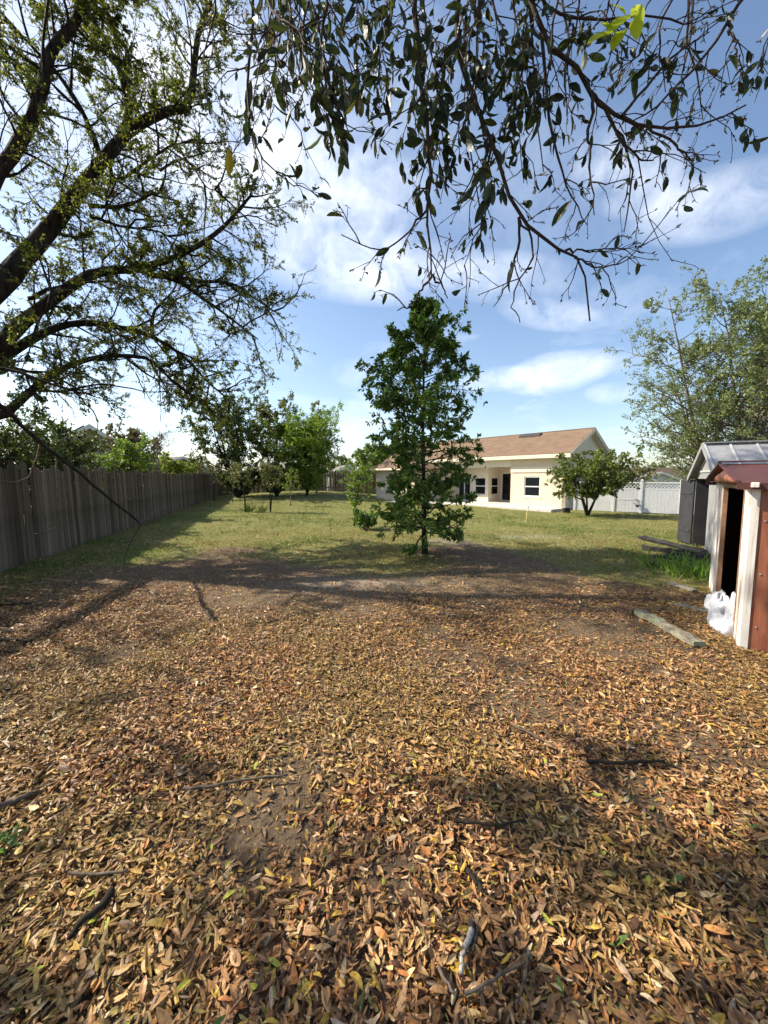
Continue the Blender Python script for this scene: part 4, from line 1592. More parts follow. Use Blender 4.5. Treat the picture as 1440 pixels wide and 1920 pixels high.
    for i, p in enumerate(paths):
        n = max(4, int(plen[i] * (7 if p[-1, 0] / p[-1, 1] < .36 else 4)))
        b1, _ = spawn(p[None], n, .2, 1, 0, .75, .25, .2, (0, 0, -.08), 5, rng, .3, .25, labs=.27)
        lst.append(b1)
    b1 = np.concatenate(lst)

    def low(q):
        w = q.reshape(-1, 3) - np.array([0, 0, H])
        zz = w[:, 1] * math.cos(TH) - w[:, 2] * math.sin(TH)
        return (960 - F * (w[:, 1] * math.sin(TH) + w[:, 2] * math.cos(TH)) / zz).reshape(q.shape[:2]).max(1)
    b1 = b1[low(b1) < 585]
    add_many(tw, b1, .0034, .0016, 4)
    b2, _ = spawn(b1, 3, .15, 1, .42, .7, .25, .16, (0, 0, -.06), 4, rng, .3, .35)
    b2 = b2[low(b2) < 600]
    add_many(tw, b2, .0020, .0012, 3)
    tag(tw.build('twigs', MATS['twig'], root), kind='stuff')
    tips = np.concatenate([b2, b1[:, [0, 2, 3, 4]]])
    lv = leaves_on(tips, 3, .064, .42, rng, t0=.2, droop=.45, spread=.7, lsd=.32, upn=.1)

    def proj(P):
        q = P - np.array([0, 0, H])
        c, s = math.cos(TH), math.sin(TH)
        z = q[:, 1] * c - q[:, 2] * s
        v = q[:, 1] * s + q[:, 2] * c
        return 720 + F * q[:, 0] / z, 960 - F * v / z, z
    px, py, pz = proj(lv['P'])
    dens = 1.05 - smooth(230, 540, py) * .97
    dens = dens * np.where(px > 1010, .42, 1) * np.where(py < 90, .8, 1) * np.where((px > 1230) & (px < 1400), .45, 1) * np.where(px >= 1400, 2.5, 1) * np.where(px < 580, .42, 1) * np.where(px < 460, .5, 1)
    keep = (rng.random(len(px)) < dens * .66) & (py < 560)
    lv = {k: v[keep] for k, v in lv.items()}
    px, py, pz = px[keep], py[keep], pz[keep]
    # buds and young shoots at bare tips
    bd = leaves_on(tips, 3, .016, .40, rng, t0=.82, droop=.1, spread=.7)
    pal = [(.020, .032, .014), (.030, .045, .017), (.045, .062, .020), (.016, .024, .011), (.10, .085, .02)]
    wts = [4, 4, 2, 3, .3]
    crown_obj('buds', bd, [(.10, .075, .045), (.08, .09, .03)], [1, 1], MATS['leaf'], root, T_FAR, .3, rng)
    n = len(px)
    size = lv['L'] / pz * ((px > 0) & (px < 1440) & (py > -10) & (py < 700))
    order = np.argsort(-size)
    big, rest = order[:300], order[300:]
    crown_obj('foliage', {k: v[rest] for k, v in lv.items()}, pal, wts, MATS['leaf'], root, T_FINE, .25, rng, arch=rng.uniform(-.08, .2, len(rest)), fold=rng.uniform(0, .6, len(rest)))
    # unit leaf meshes shared by the 300 that show largest
    var = []
    for k in range(18):
        z = np.zeros((1, 3))
        c = np.array([pal[rng.choice(5, p=np.array(wts) / sum(wts))]]) * rng.uniform(.8, 1.25)
        var.append(leaf_mesh('leaf', z, np.array([[0, 1.0, 0]]), np.array([[0, 0, 1.0]]), np.ones(1), np.ones(1) * rng.uniform(.33, .43), c, T_FINE, MATS['leaf'], arch=rng.uniform(0, .12), fold=rng.uniform(.1, .5)))
    A = norm(lv['A'])
    S = norm(np.cross(lv['N'], A))
    N2 = np.cross(A, S)
    off = Vector(root.location)
    for i in big:
        o = bpy.data.objects.new('leaf', var[int(rng.integers(18))])
        COL.objects.link(o)
        o.parent = root
        L = float(lv['L'][i])
        m = Matrix.Identity(4)
        for r_ in range(3):
            m[r_][0], m[r_][1], m[r_][2] = -float(S[i][r_]) * L, float(A[i][r_]) * L, float(-N2[i][r_]) * L
            m[r_][3] = float(lv['P'][i][r_]) - off[r_]
        o.matrix_local = m
    # a spray of bright yellow green new leaves
    c = np.array([(.42, .50, .03)])
    me = [leaf_mesh('young_leaf', np.zeros((1, 3)), np.array([[0, 1.0, 0]]), np.array([[0, 0, 1.0]]), np.ones(1), np.ones(1) * .36, c * s_, T_FINE, MATS['leaf_thin'], arch=.05, fold=.2) for s_ in (.8, 1, 1.1)]
    for (xa, ya, xb, yb) in ((1190, 20, 1140, 60), (1175, 25, 1145, 5), (1165, 55, 1105, 75), (1170, 50, 1150, 90), (1190, 30, 1195, 70), (1185, 10, 1205, 35), (1150, 60, 1128, 40)):
        p, q = at(xa, ya, 1.75), at(xb, yb, 1.70)
        ax = norm(q - p)
        nn = norm(np.array([-.5, -.75, .45]) + rng.normal(0, .2, 3))
        s = norm(np.cross(ax, nn))
        nn = np.cross(s, ax)
        L = float(np.linalg.norm(q - p)) * 1.05
        o = bpy.data.objects.new('leaf', me[int(rng.integers(3))])
        COL.objects.link(o)
        o.parent = root
        o['label'] = 'bright yellow green young leaf'
        m = Matrix.Identity(4)
        for r_ in range(3):
            m[r_][0], m[r_][1], m[r_][2], m[r_][3] = s[r_] * L, ax[r_] * L, nn[r_] * L, p[r_] - off[r_]
        o.matrix_local = m
    # unseen rest of the crown around the viewer, shaped to shade the foreground
    src = np.array([limb[4:].copy()[:12] if False else spline(limb[3:], 12), limb2, shade_limb1, shade_limb2, spline([tr[-1], base + [.9, .4, 6], base + [2.0, .9, 7.2]], 12)])
    hi, _ = spawn(src, 30, .2, 1, 0, .9, .25, .15, (0, 0, .12), 6, rng, .3, .3, labs=1.4)
    high = lambda q: ((q[:, :, 2] > 2.15 + 1.16 * np.maximum(q[:, :, 1], 0)) | (np.abs(q[:, :, 0]) > .5 + 1.3 * np.maximum(q[:, :, 1], 0))).all(1)
    hi = hi[high(hi)]
    t2 = Tubes()
    add_many(t2, hi, .018, .005, 4)
    h2, _ = spawn(hi, 11, .2, 1, .5, .75, .25, .15, (0, 0, .06), 4, rng, .4)
    h2 = h2[high(h2)]
    add_many(t2, h2, .006, .002, 3)
    tag(t2.build('upper_branches', MATS['bark'], root), kind='stuff')
    lv = leaves_on(h2, 30, .08, .42, rng, droop=.3)
    q = np.sin(np.floor(lv['P'] / 1.3) @ np.array([12.9, 78.2, 37.7])) * 43758.5
    kp = (q - np.floor(q)) > .42
    lv = {k_: v_[kp] for k_, v_ in lv.items()}
    crown_obj('upper_shade_crown', lv, pal, wts, MATS['leaf'], root, T_FAR, .25, rng)


overhead_oak()

# ------------------------------------------------------------------ trees in the yard and beyond
P_ = G(797, 1038)
gen_tree('young_oak', 'young conical broadleaf tree with a slim dark trunk in the middle of the yard', P_, 5.5, lambda t: np.interp(t, [0, .06, .15, .35, .55, .72, .86, 1.0], [.75, .9, .9, .98, 1.14, .86, .48, .10]),
         'young', 5, trunk_r=.062, nb=100, n2=6, n3=5, nl=11, leaf=.092, lw=.46, t0=.09, elev=.45, up=.03, bark='bark_dark', T=T_FAR, droop=.3, sub=.42, twig=.5, clump=.28, wig=.14, trunk_wig=.02, fine=False, mat='leaf_thin', upn=.9, el0=-.12)
gen_tree('sapling', 'small wispy green sapling left of the conical tree', G(664, 985), 2.9, lambda t: .78 * np.where(t < .3, .7, 1 - .75 * (t - .3) / .7), 'bright', 6, trunk_r=.03, nb=26, n2=5, n3=4, nl=7, leaf=.085, lw=.38, t0=.22, elev=.8, bark='bark_dark', up=.08)
gen_tree('low_shrub', 'low leafy shrub at the foot of the wispy sapling', gpt(-.62, 12.6), .75, prof_flat(.45), 'young', 8, stems=6, spread=.7, trunk_r=.012, nb=7, n2=4, n3=3, nl=6, leaf=.08, lw=.5, t0=.1, bark='bark_dark', cat='shrub')
gen_tree('citrus_tree', 'round citrus tree with yellowish leaves in front of the cream house wall', G(1101, 967), 2.8, prof_round(1.6, .2), 'citrus', 9, stems=5, spread=.40, trunk_r=.075, nb=15, n2=6, n3=4, nl=9, leaf=.12, lw=.48, t0=.34, elev=.45, bark='bark_dark', T=T_MID, clump=.35, up=.03)

# right-hand tall airy trees behind the sheds
rt = [((1335, 25.0), 13.5, 6.4, 21, 'wide left one of the tall airy grey green trees behind the sheds', 5, .32),
      ((1400, 24.0), 16.0, 5.2, 22, 'tallest airy tree with pale upright trunks right behind the grey shed roof', 3, .12),
      ((1490, 26.0), 18.0, 5.6, 23, 'airy tree cut by the right picture edge above the rusty shed roof', 3, .12)]
for (px, y), h, r, sd, lab, st, sp in rt:
    p = at(px, 896, y)
    gen_tree('tall_tree', lab, gpt(p[0], y), h, (lambda r: lambda t: r * np.where(t < .12, .8, 1 - .68 * (np.clip(t - .12, 0, 1) / .88) ** 1.15))(r), 'grey', sd, stems=st, spread=sp, trunk_r=.2, nb=26, n2=8, n3=6, nl=8, leaf=.15, lw=.46, t0=.08, elev=.5,
             up=.05, bark='bark_grey', group='tall airy trees behind the sheds', clump=.8, sub=.42, wig=.13, trunk_wig=.03)
p = at(1180, 896, 24)
gen_tree('garden_bush', 'olive bush behind the white fence next to the citrus tree', gpt(at(1172, 896, 24)[0], 24), 2.5, prof_round(1.3), 'olive', 31, stems=5, spread=.45, trunk_r=.05, nb=10, n2=5, n3=4, nl=7, leaf=.12, bark='bark_dark', cat='bush', t0=.15)

# back of the yard
gen_tree('bright_tree', 'dense bright green feathery tree at the back of the yard', gpt(-5.9, 29.5), 6.0, lambda t: 3.1 * np.where(t < .12, .8, np.sqrt(np.clip(1 - ((t - .4) / .68) ** 2, .03, 1))), 'bright', 11, stems=9, spread=.22, trunk_r=.07, nb=16, n2=6, n3=5, nl=7, leaf=.17, lw=.35, t0=.04, elev=.7, bark='bark_dark', up=.06, mat='leaf_thin')
gen_tree('tall_shoot_tree', 'slender sparse tree top rising behind the bright green tree', gpt(-5.6, 32.0), 8.3, lambda t: 1.2 - .5 * t, 'grey', 12, stems=3, spread=.1, trunk_r=.07, nb=15, n2=4, n3=3, nl=5, leaf=.16, t0=.35, elev=.9, bark='bark_grey')
gen_tree('back_oak', 'dark dense oak in the far left corner, overlapped by the big oak twigs', gpt(at(446, 896, 28.5)[0], 28.5), 7.7, prof_round(3.1, .25), 'dark', 13, stems=4, spread=.28, lean=(-.2, 0), trunk_r=.16, nb=15, n2=7, n3=5, nl=11, leaf=.17, lw=.5, t0=.28, elev=.5, clump=.9, bark='bark_dark')
gen_tree('olive_tree', 'olive green tree between the dark oak and the bright green tree', gpt(at(515, 896, 31)[0], 31), 7.3, prof_round(2.2, .25), 'olive', 14, stems=3, spread=.2, trunk_r=.12, nb=16, n2=6, n3=5, nl=10, leaf=.16, t0=.28, elev=.6, clump=.8, bark='bark_dark')
gen_tree('dark_shrub', 'dark shrub in shade beneath the olive green tree', gpt(at(518, 896, 28.5)[0], 28.5), 2.3, prof_round(1.9), 'dark', 15, stems=6, spread=.7, trunk_r=.04, nb=9, n2=5, n3=4, nl=7, leaf=.14, t0=.1, bark='bark_dark', cat='shrub')
gen_tree('dark_shrub', 'dark shrub against the wooden fence below the dense dark oak', gpt(at(448, 896, 29)[0], 29), 2.2, prof_round(1.9), 'dark', 16, stems=6, spread=.7, trunk_r=.04, nb=9, n2=5, n3=4, nl=7, leaf=.14, t0=.1, bark='bark_dark', cat='shrub')
gen_tree('round_tree', 'round green tree behind the wooden back fence, left of the cream house', gpt(at(735, 896, 39)[0], 39), 4.9, prof_round(2.3), 'bright', 17, stems=4, spread=.3, trunk_r=.12, nb=12, n2=6, n3=5, nl=7, leaf=.2, t0=.2)
gen_tree('round_tree', 'far dark treetop showing above the back shed roof', gpt(at(700, 896, 52)[0], 52), 4.6, prof_round(2.6), 'dark', 18, stems=4, spread=.3, trunk_r=.12, nb=12, n2=5, n3=4, nl=7, leaf=.26, t0=.2)

sap = [((402, 942), 2.6, .95, 'brown', 'greyish half bare sapling close to the wooden fence', .035, 'bark_dark', .35),
       ((436, 945), 2.4, .5, 'olive', 'thin leaning sapling right of the greyish half bare one', .025, 'bark_grey', .5),
       ((461, 962), 2.2, .62, 'olive', 'dark stemmed sapling with a grass tuft at its foot', .05, 'bark_dark', .5),
       ((507, 962), 2.3, .75, 'olive', 'double stemmed dark sapling beside the grass tuft', .045, 'bark_dark', .5),
       ((545, 951), 2.0, .55, 'yellow', 'little sunlit yellow green sapling before the bright green tree', .03, 'bark_grey', .42)]
for i, (q, h, r, pal, lab, tr_, bk, t0_) in enumerate(sap):
    gen_tree('sapling', lab, G(*q), h, prof_round(r, .1), pal, 50 + i, stems=2 if i == 3 else 1, spread=.06, trunk_r=tr_, nb=15, n2=4, n3=3, nl=4 if pal != 'brown' else 2, leaf=.075, t0=t0_, fine=True, elev=.6, bark=bk, group='saplings at the back left', lean=(.06 * (i % 2), 0), trunk_wig=.04)

# over the left fence
gen_tree('hedge_bush', 'big dark bush towering behind the wooden fence at the left edge', gpt(-10.2, 9.2), 3.5, prof_round(1.9), 'dark', 61, stems=7, spread=.4, trunk_r=.07, nb=14, n2=6, n3=5, nl=8, leaf=.09, t0=.15, bark='bark_dark', cat='bush')
gen_tree('hedge_bush', 'second dark bush behind the wooden fence, in front of the pale gable', gpt(at(120, 896, 12.0)[0] - .6, 12.0), 3.3, prof_round(1.7), 'dark', 62, stems=7, spread=.4, trunk_r=.07, nb=14, n2=6, n3=5, nl=8, leaf=.09, t0=.15, bark='bark_dark', cat='bush')
gen_tree('citrus_bush', 'sunlit green bush behind the fence right of the pale gable', gpt(at(228, 896, 16)[0], 16), 3.2, prof_round(1.15), 'bright', 63, stems=5, spread=.3, trunk_r=.06, nb=12, n2=5, n3=4, nl=7, leaf=.12, t0=.2, bark='bark_dark', cat='bush')
gen_tree('magnolia_tree', 'dark stiff leaved treetop behind the sunlit green bush', gpt(at(250, 896, 21)[0], 21), 4.6, prof_round(1.1, .3), 'brown', 64, stems=3, spread=.2, trunk_r=.07, nb=12, n2=5, n3=4, nl=6, leaf=.17, t0=.4, bark='bark_dark')
gen_tree('bare_tree', 'bare thin twiggy tree rising above the wooden fence', gpt(at(294, 896, 20)[0], 20), 5.2, prof_round(1.5, .3), 'brown', 65, stems=2, spread=.06, trunk_r=.06, nb=16, n2=6, n3=4, nl=1, leaf=.06, t0=.42, elev=.75, bark='bark_grey', fine=True)
gen_tree('lime_bush', 'vivid lime green bush peeking over the wooden fence', gpt(at(324, 896, 24)[0], 24), 3.15, prof_round(1.15), 'yellow', 66, stems=5, spread=.3, trunk_r=.04, nb=11, n2=5, n3=4, nl=8, leaf=.12, t0=.3, bark='bark_dark', cat='bush', mat='leaf_thin')
gen_tree('grey_bush', 'low olive bush by the far grey roof behind the fence', gpt(at(372, 896, 31)[0], 31), 3.0, prof_round(1.2), 'olive', 67, stems=4, spread=.3, trunk_r=.05, nb=10, n2=5, n3=4, nl=6, leaf=.13, t0=.3, bark='bark_grey', cat='bush')


def grass_tuft(base, n, L, spread, seed, label, pal, cat='grass tuft', name='grass_tuft', wid=.05):
    rng = np.random.default_rng(seed)
    P = np.asarray(base)[None] + np.stack([rng.normal(0, spread, n), rng.normal(0, spread, n), np.zeros(n)], -1)
    P[:, 2] = gz(P[:, 0], P[:, 1]) - .01
    A = norm(rng.normal(0, .5, (n, 3)) + np.array([0, 0, .9]))
    ls = L * np.exp(rng.normal(0, .3, n))
    me = leaf_mesh(name, P, A, norm(rng.normal(0, 1, (n, 3)) + [0, 0, .3]), ls, ls * wid, pick_cols(n, pal, [1] * len(pal), .3, rng), T_MID, MATS['grass'], arch=.16, fold=.2)
    o = link(name, me)
    return tag(o, label, cat, kind='stuff' if n > 300 else None)


GP = [(.10, .15, .03), (.15, .19, .04), (.07, .10, .025)]
grass_tuft(G(468, 962), 90, .42, .12, 1, 'spiky grass tuft at the foot of the dark stemmed sapling', GP)
grass_tuft(G(492, 963), 70, .40, .10, 2, 'spiky grass tuft left of the double stemmed sapling', GP)
g_ = grass_tuft(G(1292, 1076), 620, .26, .33, 3, 'patch of bright green weeds growing between the board pile and the rusty shed', [(.19, .32, .05), (.25, .37, .07), (.14, .22, .045)], 'weeds', 'weed_patch', .055)


# ------------------------------------------------------------------ neighbouring houses
def neighbour(name, label, x, y, rz, w, d, eave, rise, wallm, roofm, base_z=None, windows=True, solar=False):
    z0 = float(gz(x, y)) if base_z is None else base_z
    root = empty(name, (x, y, z0), rz)
    tag(root, label, 'house')
    MB().box((-w / 2, 0, -.1), (w / 2, d, eave)).build('wall', wallm, root)
    # ridge along y, gables face -y
    MB().prism([(-w / 2, 0, eave), (w / 2, 0, eave), (0, 0, eave + rise - .02)], (0, .002, 0), (0, d - .002, 0)).build('gable', wallm, root)
    ov = .35
    sl = rise / (w / 2)
    for s in (-1, 1):
        a = (s * (w / 2 + ov), -ov, eave - ov * sl)
        c = (0, -ov, eave + rise)
        poly = [a, c, (c[0], c[1], c[2] + .12), (a[0], a[1], a[2] + .12)]
        r = MB().prism(poly, (0, 0, 0), (0, d + 2 * ov, 0)).build('roof_slope', roofm, root)
        MB().prism([(a[0], -ov - .03, a[2] - .12), (c[0], -ov - .03, c[2] - .12), (c[0], -ov - .03, c[2] + .13), (a[0], -ov - .03, a[2] + .13)], (0, 0, 0), (0, .028, 0)).build('bargeboard', MATS['white_paint'], root)
        if solar and s == solar:
            t = np.array([c[0] - a[0], 0, c[2] - a[2]])
            t /= np.linalg.norm(t)
            nrm = np.array([-t[2], 0, t[0]]) * (1 if t[0] > 0 else -1)
            for k in range(3):
                p0 = np.array(a) + t * .8 + nrm * .2 + np.array([0, .8 + k * 1.15, 0])
                MB().prism([p0, p0 + t * 1.7, p0 + t * 1.7 + [0, 1.1, 0], p0 + [0, 1.1, 0]], (0, 0, 0), tuple(nrm * .04)).build('solar_panel', MATS['solar'], root)
    if windows:
        for xx in (-w * .25, w * .25):
            window(root, xx - .5, xx + .5, .9, 2.0, -.06)
    return root


simple('solar', (.02, .025, .05), (.012, .015, .03), 6, .25, spec=.6)
simple('wall_beige', (.48, .42, .33), (.43, .37, .29), 3, .9)
simple('wall_white', (.72, .71, .68), (.64, .63, .60), 3, .8)
simple('wall_grey', (.40, .39, .36), (.34, .33, .31), 3, .9)
p = at(192, 896, 22)
neighbour('neighbour_house', 'pale beige gable end of a house rising behind the wooden fence', p[0] + .2, 21, math.radians(38), 3.6, 9, 3.2, 1.25, MATS['wall_beige'], MATS['shingle_dark'], solar=-1)
p = at(372, 896, 33)
neighbour('neighbour_house', 'low grey roofed house beyond the far end of the left fence', p[0] - 4.0, 38, math.radians(60), 7, 9, 2.5, 1.2, MATS['wall_grey'], MATS['shingle_grey'])
p = at(652, 896, 44)
neighbour('garden_shed', 'small shed with a pale gable peeking over the back fence', p[0], 44, math.radians(18), 3.4, 4, 2.2, .85, MATS['wall_white'], MATS['shingle_grey'])['category'] = 'shed'
for (px, w, lab) in ((1209, 2.3, 'narrow white gabled house far behind the white fence'), (1262, 5.2, 'wide white gabled house far behind the white fence')):
    p = at(px, 896, 44)
    neighbour('neighbour_house', lab, p[0], 44 + (2 if w > 4 else 0), math.radians(-8), w, 9, 2.55, .65 if w < 4 else 1.0, MATS['wall_white'], MATS['shingle_grey'], windows=False)
p = at(1345, 896, 60)
neighbour('neighbour_house', 'brown roofed house in the distance between white fence and tall trees', p[0], 58, math.radians(75), 9, 16, 2.6, 1.9, MATS['wall_beige'], MATS['shingle_dark'], windows=False)

# distant tree line closing the horizon
for i, (px, lab) in enumerate(((1150, 'distant dark treetop right of the cream house gable'), (1238, 'distant dark treetop behind the white gabled houses'), (1325, 'distant dark treetop left of the grey shed roof'),
                               (640, 'distant dark treetop beyond the back fence, right of the bright green tree'), (790, 'distant treetop far behind the left wing of the cream house'))):
    y = 78 + 5 * (i % 3)
    q = at(px, 896, y)
    gen_tree('distant_tree', lab, gpt(q[0], y), 4.6 + .5 * (i % 2), prof_round(4.2), 'dark', 200 + i, stems=3, spread=.4, trunk_r=.2, nb=9, n2=5, n3=4, nl=5, leaf=.5, t0=.1, group='distant trees on the horizon', bark='bark_dark')


# ------------------------------------------------------------------ lawn grass, leaf litter
def scatter(y0, y1, dens, xm, mask=None, rng=RNG):
    xlo, xhi = -(y1 * 1.0 + xm), (y1 * 1.0 + xm)
    n = int((xhi - xlo) * (y1 - y0) * dens)
    x = rng.uniform(xlo, xhi, n)
    y = rng.uniform(y0, y1, n)
    ok = np.abs(x) < np.maximum(y, .3) * 1.0 + xm
    ok &= (x > -4.95 - .2833 * y)
    sx, sy = x - 3.58, y - 3.72
    u_ = sx * .818 - sy * .575
    v_ = sx * .575 + sy * .818
    ok &= ~((u_ > -.02) & (u_ < 2.3) & (v_ > -.02) & (v_ < 2.6))
    x, y = x[ok], y[ok]
    if mask is not None:
        k = rng.random(len(x)) < mask(x, y)
        x, y = x[k], y[k]
    return x, y


def build_grass():
    rng = np.random.default_rng(5)
    Ps, Ls = [], []
    tufty = lambda x, y: np.clip((fbm(x * 1.1, y * 1.1, 31, 4) - .30) * 2.6, .05, 1)
    for (y0, y1, dn, xm, L) in ((3.5, 6, 500, 0, .04), (6.0, 9, 800, 0, .05), (9, 12.5, 620, 0, .055), (12.5, 18, 300, 0, .065), (18, 27, 110, -3, .08), (27, 34, 50, -12, .10)):
        x, y = scatter(y0, y1, dn, xm, lambda x, y: smooth(.25, .75, lawn_mask(x, y)) * tufty(x, y), rng)
        Ps.append(np.stack([x, y, gz(x, y) - .005], -1))
        Ls.append(np.full(len(x), L))
    # sparse weeds among the litter
    x, y = scatter(1.0, 7.0, 330, .5, lambda x, y: smooth(.58, .72, fbm(x * 1.5 + 40, y * 1.5, 33, 3)) * .9 * np.where(x > .3, 1.0, .35) + .012, rng)
    Ps.append(np.stack([x, y, gz(x, y)], -1))
    Ls.append(np.full(len(x), .035))
    P = np.concatenate(Ps)
    L = np.concatenate(Ls) * np.exp(rng.normal(0, .35, len(P)))
    # keep off slab
    n = len(P)
    A = norm(rng.normal(0, .55, (n, 3)) * [1, 1, .2] + [0, 0, .75])
    dry = smooth(.42, .66, fbm(P[:, 0] * .5 + 9, P[:, 1] * .5, 37, 3))[:, None]
    col = pick_cols(n, [(.115, .165, .035), (.155, .205, .045), (.085, .13, .028)], [3, 2, 2], .3, rng) * (1 - dry) + pick_cols(n, [(.30, .24, .10), (.22, .19, .07), (.36, .30, .15)], [3, 2, 2], .3, rng) * dry
    me = leaf_mesh('lawn_grass', P, A, norm(rng.normal(0, 1, (n, 3))), L, L * .11 + .003, col, T_FAR, MATS['grass'], arch=.1, fold=0)
    tag(link('lawn_grass', me), 'short patchy green and straw coloured lawn across the yard', 'grass', kind='stuff')


build_grass()

LP = [(.48, .275, .115), (.37, .195, .078), (.61, .40, .185), (.24, .12, .05), (.12, .062, .032), (.56, .36, .06), (.29, .24, .065), (.69, .51, .30), (.46, .195, .06)]
LW = [4.2, 4.4, 2.0, 3.8, 3.4, 1.1, .8, .9, 2.0]


def litter_density(x, y):
    n = fbm(x * .55 + 11, y * .55 + 4, 41, 4)
    n2 = fbm(x * 1.7 + 3, y * 1.7, 43, 3)
    d = smooth(.26, .50, n * .65 + n2 * .35)
    near = 1 - smooth(3.4, 6.6, y + .8 * (n2 - .5) - .25 * np.abs(x + 1.0) * 0)
    d = d * (.20 + .80 * near)
    d = np.where(x > 1.2, d * (1 - .25 * smooth(1.2, 3, x)), d)
    # bare earth patches
    for (bx, by, br) in ((1.05, 2.75, .42), (2.0, 2.3, .32), (.08, 1.55, .13), (.62, 3.5, .5), (-1.9, 5.2, .7), (1.35, 1.95, .22), (-.5, 2.05, .2), (2.2, 4.3, .5), (-.4, 4.9, .6), (1.6, 5.6, .5), (-2.6, 3.6, .35)):
        d = d * (1 - .85 * np.exp(-(((x - bx) / br) ** 2 + ((y - by) / br) ** 2)))
    return np.clip(d + .04, 0, 1)


def build_litter():
    rng = np.random.default_rng(19)
    root = empty('leaf_litter', (0, 2.5, 0))
    tag(root, 'thick carpet of fallen tan and brown oak leaves over the near ground', 'leaf litter', kind='stuff')
    bands = [(.25, 1.35, 5600, .9, T_FINE, .046), (1.35, 2.5, 5100, .8, T_NEAR, .046), (2.5, 4.1, 4300, .6, T_MID, .047), (4.1, 5.9, 3300, .4, T_FAR, .048), (5.9, 9.0, 1500, .2, T_FAR, .052), (9.0, 12, 480, 0, T_FAR, .062), (12, 17, 90, 0, T_FAR, .08), (-1.2, 6.5, 2300, 3.0, T_FAR, .055)]
    for bi, (y0, y1, dn, xm, T, L0) in enumerate(bands):
        x, y = scatter(y0, y1, dn, xm, litter_density, rng)
        if xm == 3.0:      # the wider surroundings on either side
            o_ = np.abs(x) > np.maximum(y, .3) + np.where(y < 1.35, .9, np.where(y < 2.5, .8, .5))
            o_ |= y < .25
            x, y = x[o_], y[o_]
        n = len(x)
        d = litter_density(x, y)
        z = gz(x, y) + .003 + rng.random(n) ** 1.5 * .040 * d
        az = rng.uniform(0, 2 * PI, n)
        tilt = rng.normal(0, .24, n)
        A = np.stack([np.cos(az) * np.cos(tilt), np.sin(az) * np.cos(tilt), np.sin(tilt)], -1)
        N = norm(rng.normal(0, .36, (n, 3)) + [0, 0, 1])
        N *= np.where(rng.random(n) < .5, 1, -1)[:, None]
        L = L0 * np.exp(rng.normal(0, .28, n)) * np.where(rng.random(n) < .2, rng.uniform(.45, .75, n), 1)
        W = L * rng.uniform(.19, .38, n)
        P = np.stack([x, y, z], -1) - A * (L * .5)[:, None]
        P[:, 2] = np.maximum(P[:, 2], gz(P[:, 0], P[:, 1]) + .002)
        w = np.array(LW)
        c = pick_cols(n, LP, w, .28, rng)
        # yellow, olive and brown drifts here and there
        k = (smooth(.45, .62, fbm(x * .7 + 70, y * .7, 47, 3)) * .5)[:, None]
        c = c * (1 - k) + pick_cols(n, [(.46, .32, .08), (.24, .20, .06), (.3, .17, .07)], [1, 1, 1], .25, rng) * k
        red = np.exp(-(((x + 3.0) / .9) ** 2 + ((y - 7.7) / .7) ** 2))
        c = np.where((rng.random(n) < red)[:, None], pick_cols(n, [(.34, .13, .07), (.40, .20, .12)], [1, 1], .2, rng), c)
        me = leaf_mesh('leaves', P, A, N, L, W, c, T, MATS['litter'], arch=np.where(rng.random(n) < .25, rng.uniform(.12, .34, n), rng.uniform(-.04, .14, n)), fold=rng.uniform(-.1, .9, n))
        o = link('leaves', me, root)
        tag(o, kind='stuff')
    # debris crumbs: broken bits and twiglets between the leaves
    x, y = scatter(.3, 4.5, 1500, 1.0, lambda x, y: .4 + 0 * x, rng)
    n = len(x)
    az = rng.uniform(0, 2 * PI, n)
    A = np.stack([np.cos(az), np.sin(az), rng.normal(0, .15, n)], -1)
    L = rng.uniform(.012, .05, n)
    me = leaf_mesh('crumbs', np.stack([x, y, gz(x, y) + .004 + rng.random(n) * .012], -1), A, norm(rng.normal(0, .4, (n, 3)) + [0, 0, 1]), L, np.clip(L * rng.uniform(.06, .3, n), .0015, 1),
                   pick_cols(n, [(.10, .065, .04), (.16, .11, .07), (.06, .04, .03), (.25, .18, .11)], [2, 2, 2, 1], .3, rng), T_FAR, MATS['litter'])
    tag(link('crumbs', me, root), kind='stuff')
    # the 300 nearest loose leaves, one by one
    var = []
    pal2 = LP + [(.62, .46, .05), (.36, .38, .06), (.10, .19, .04)]
    w2 = np.array(LW + [2.2, 1.5, .5])
    for k in range(30):
        c = np.array([pal2[rng.choice(len(pal2), p=w2 / w2.sum())]]) * rng.uniform(.85, 1.2)
        var.append(leaf_mesh('leaf', np.array([[0, -.5, 0]]), np.array([[0, 1.0, 0]]), np.array([[0, 0, 1.0]]), np.ones(1), np.ones(1) * rng.uniform(.28, .44), np.clip(c, 0, 1), T_FINE, MATS['litter'], arch=rng.uniform(-.02, .18), fold=rng.uniform(-.1, .7)))
    cnt = 0
    while cnt < 300:
        y = 1.02 + 1.3 * rng.random() ** 1.3
        x = rng.uniform(-1.05, 1.05) * y
        if rng.random() > litter_density(np.array([x]), np.array([y]))[0] + .1:
            continue
        o = bpy.data.objects.new('leaf', var[int(rng.integers(len(var)))])
        COL.objects.link(o)
        o.parent = root
        L = .055 * math.exp(rng.normal(0, .22))
        o.location = (x, y - 2.5, float(gz(x, y)) + .030 + rng.random() * .012)
        o.rotation_euler = (rng.normal(0, .25), rng.normal(0, .28) + (PI if rng.random() < .4 else 0), rng.uniform(0, 6.28))
        o.scale = (L, L, L)
        cnt += 1


build_litter()


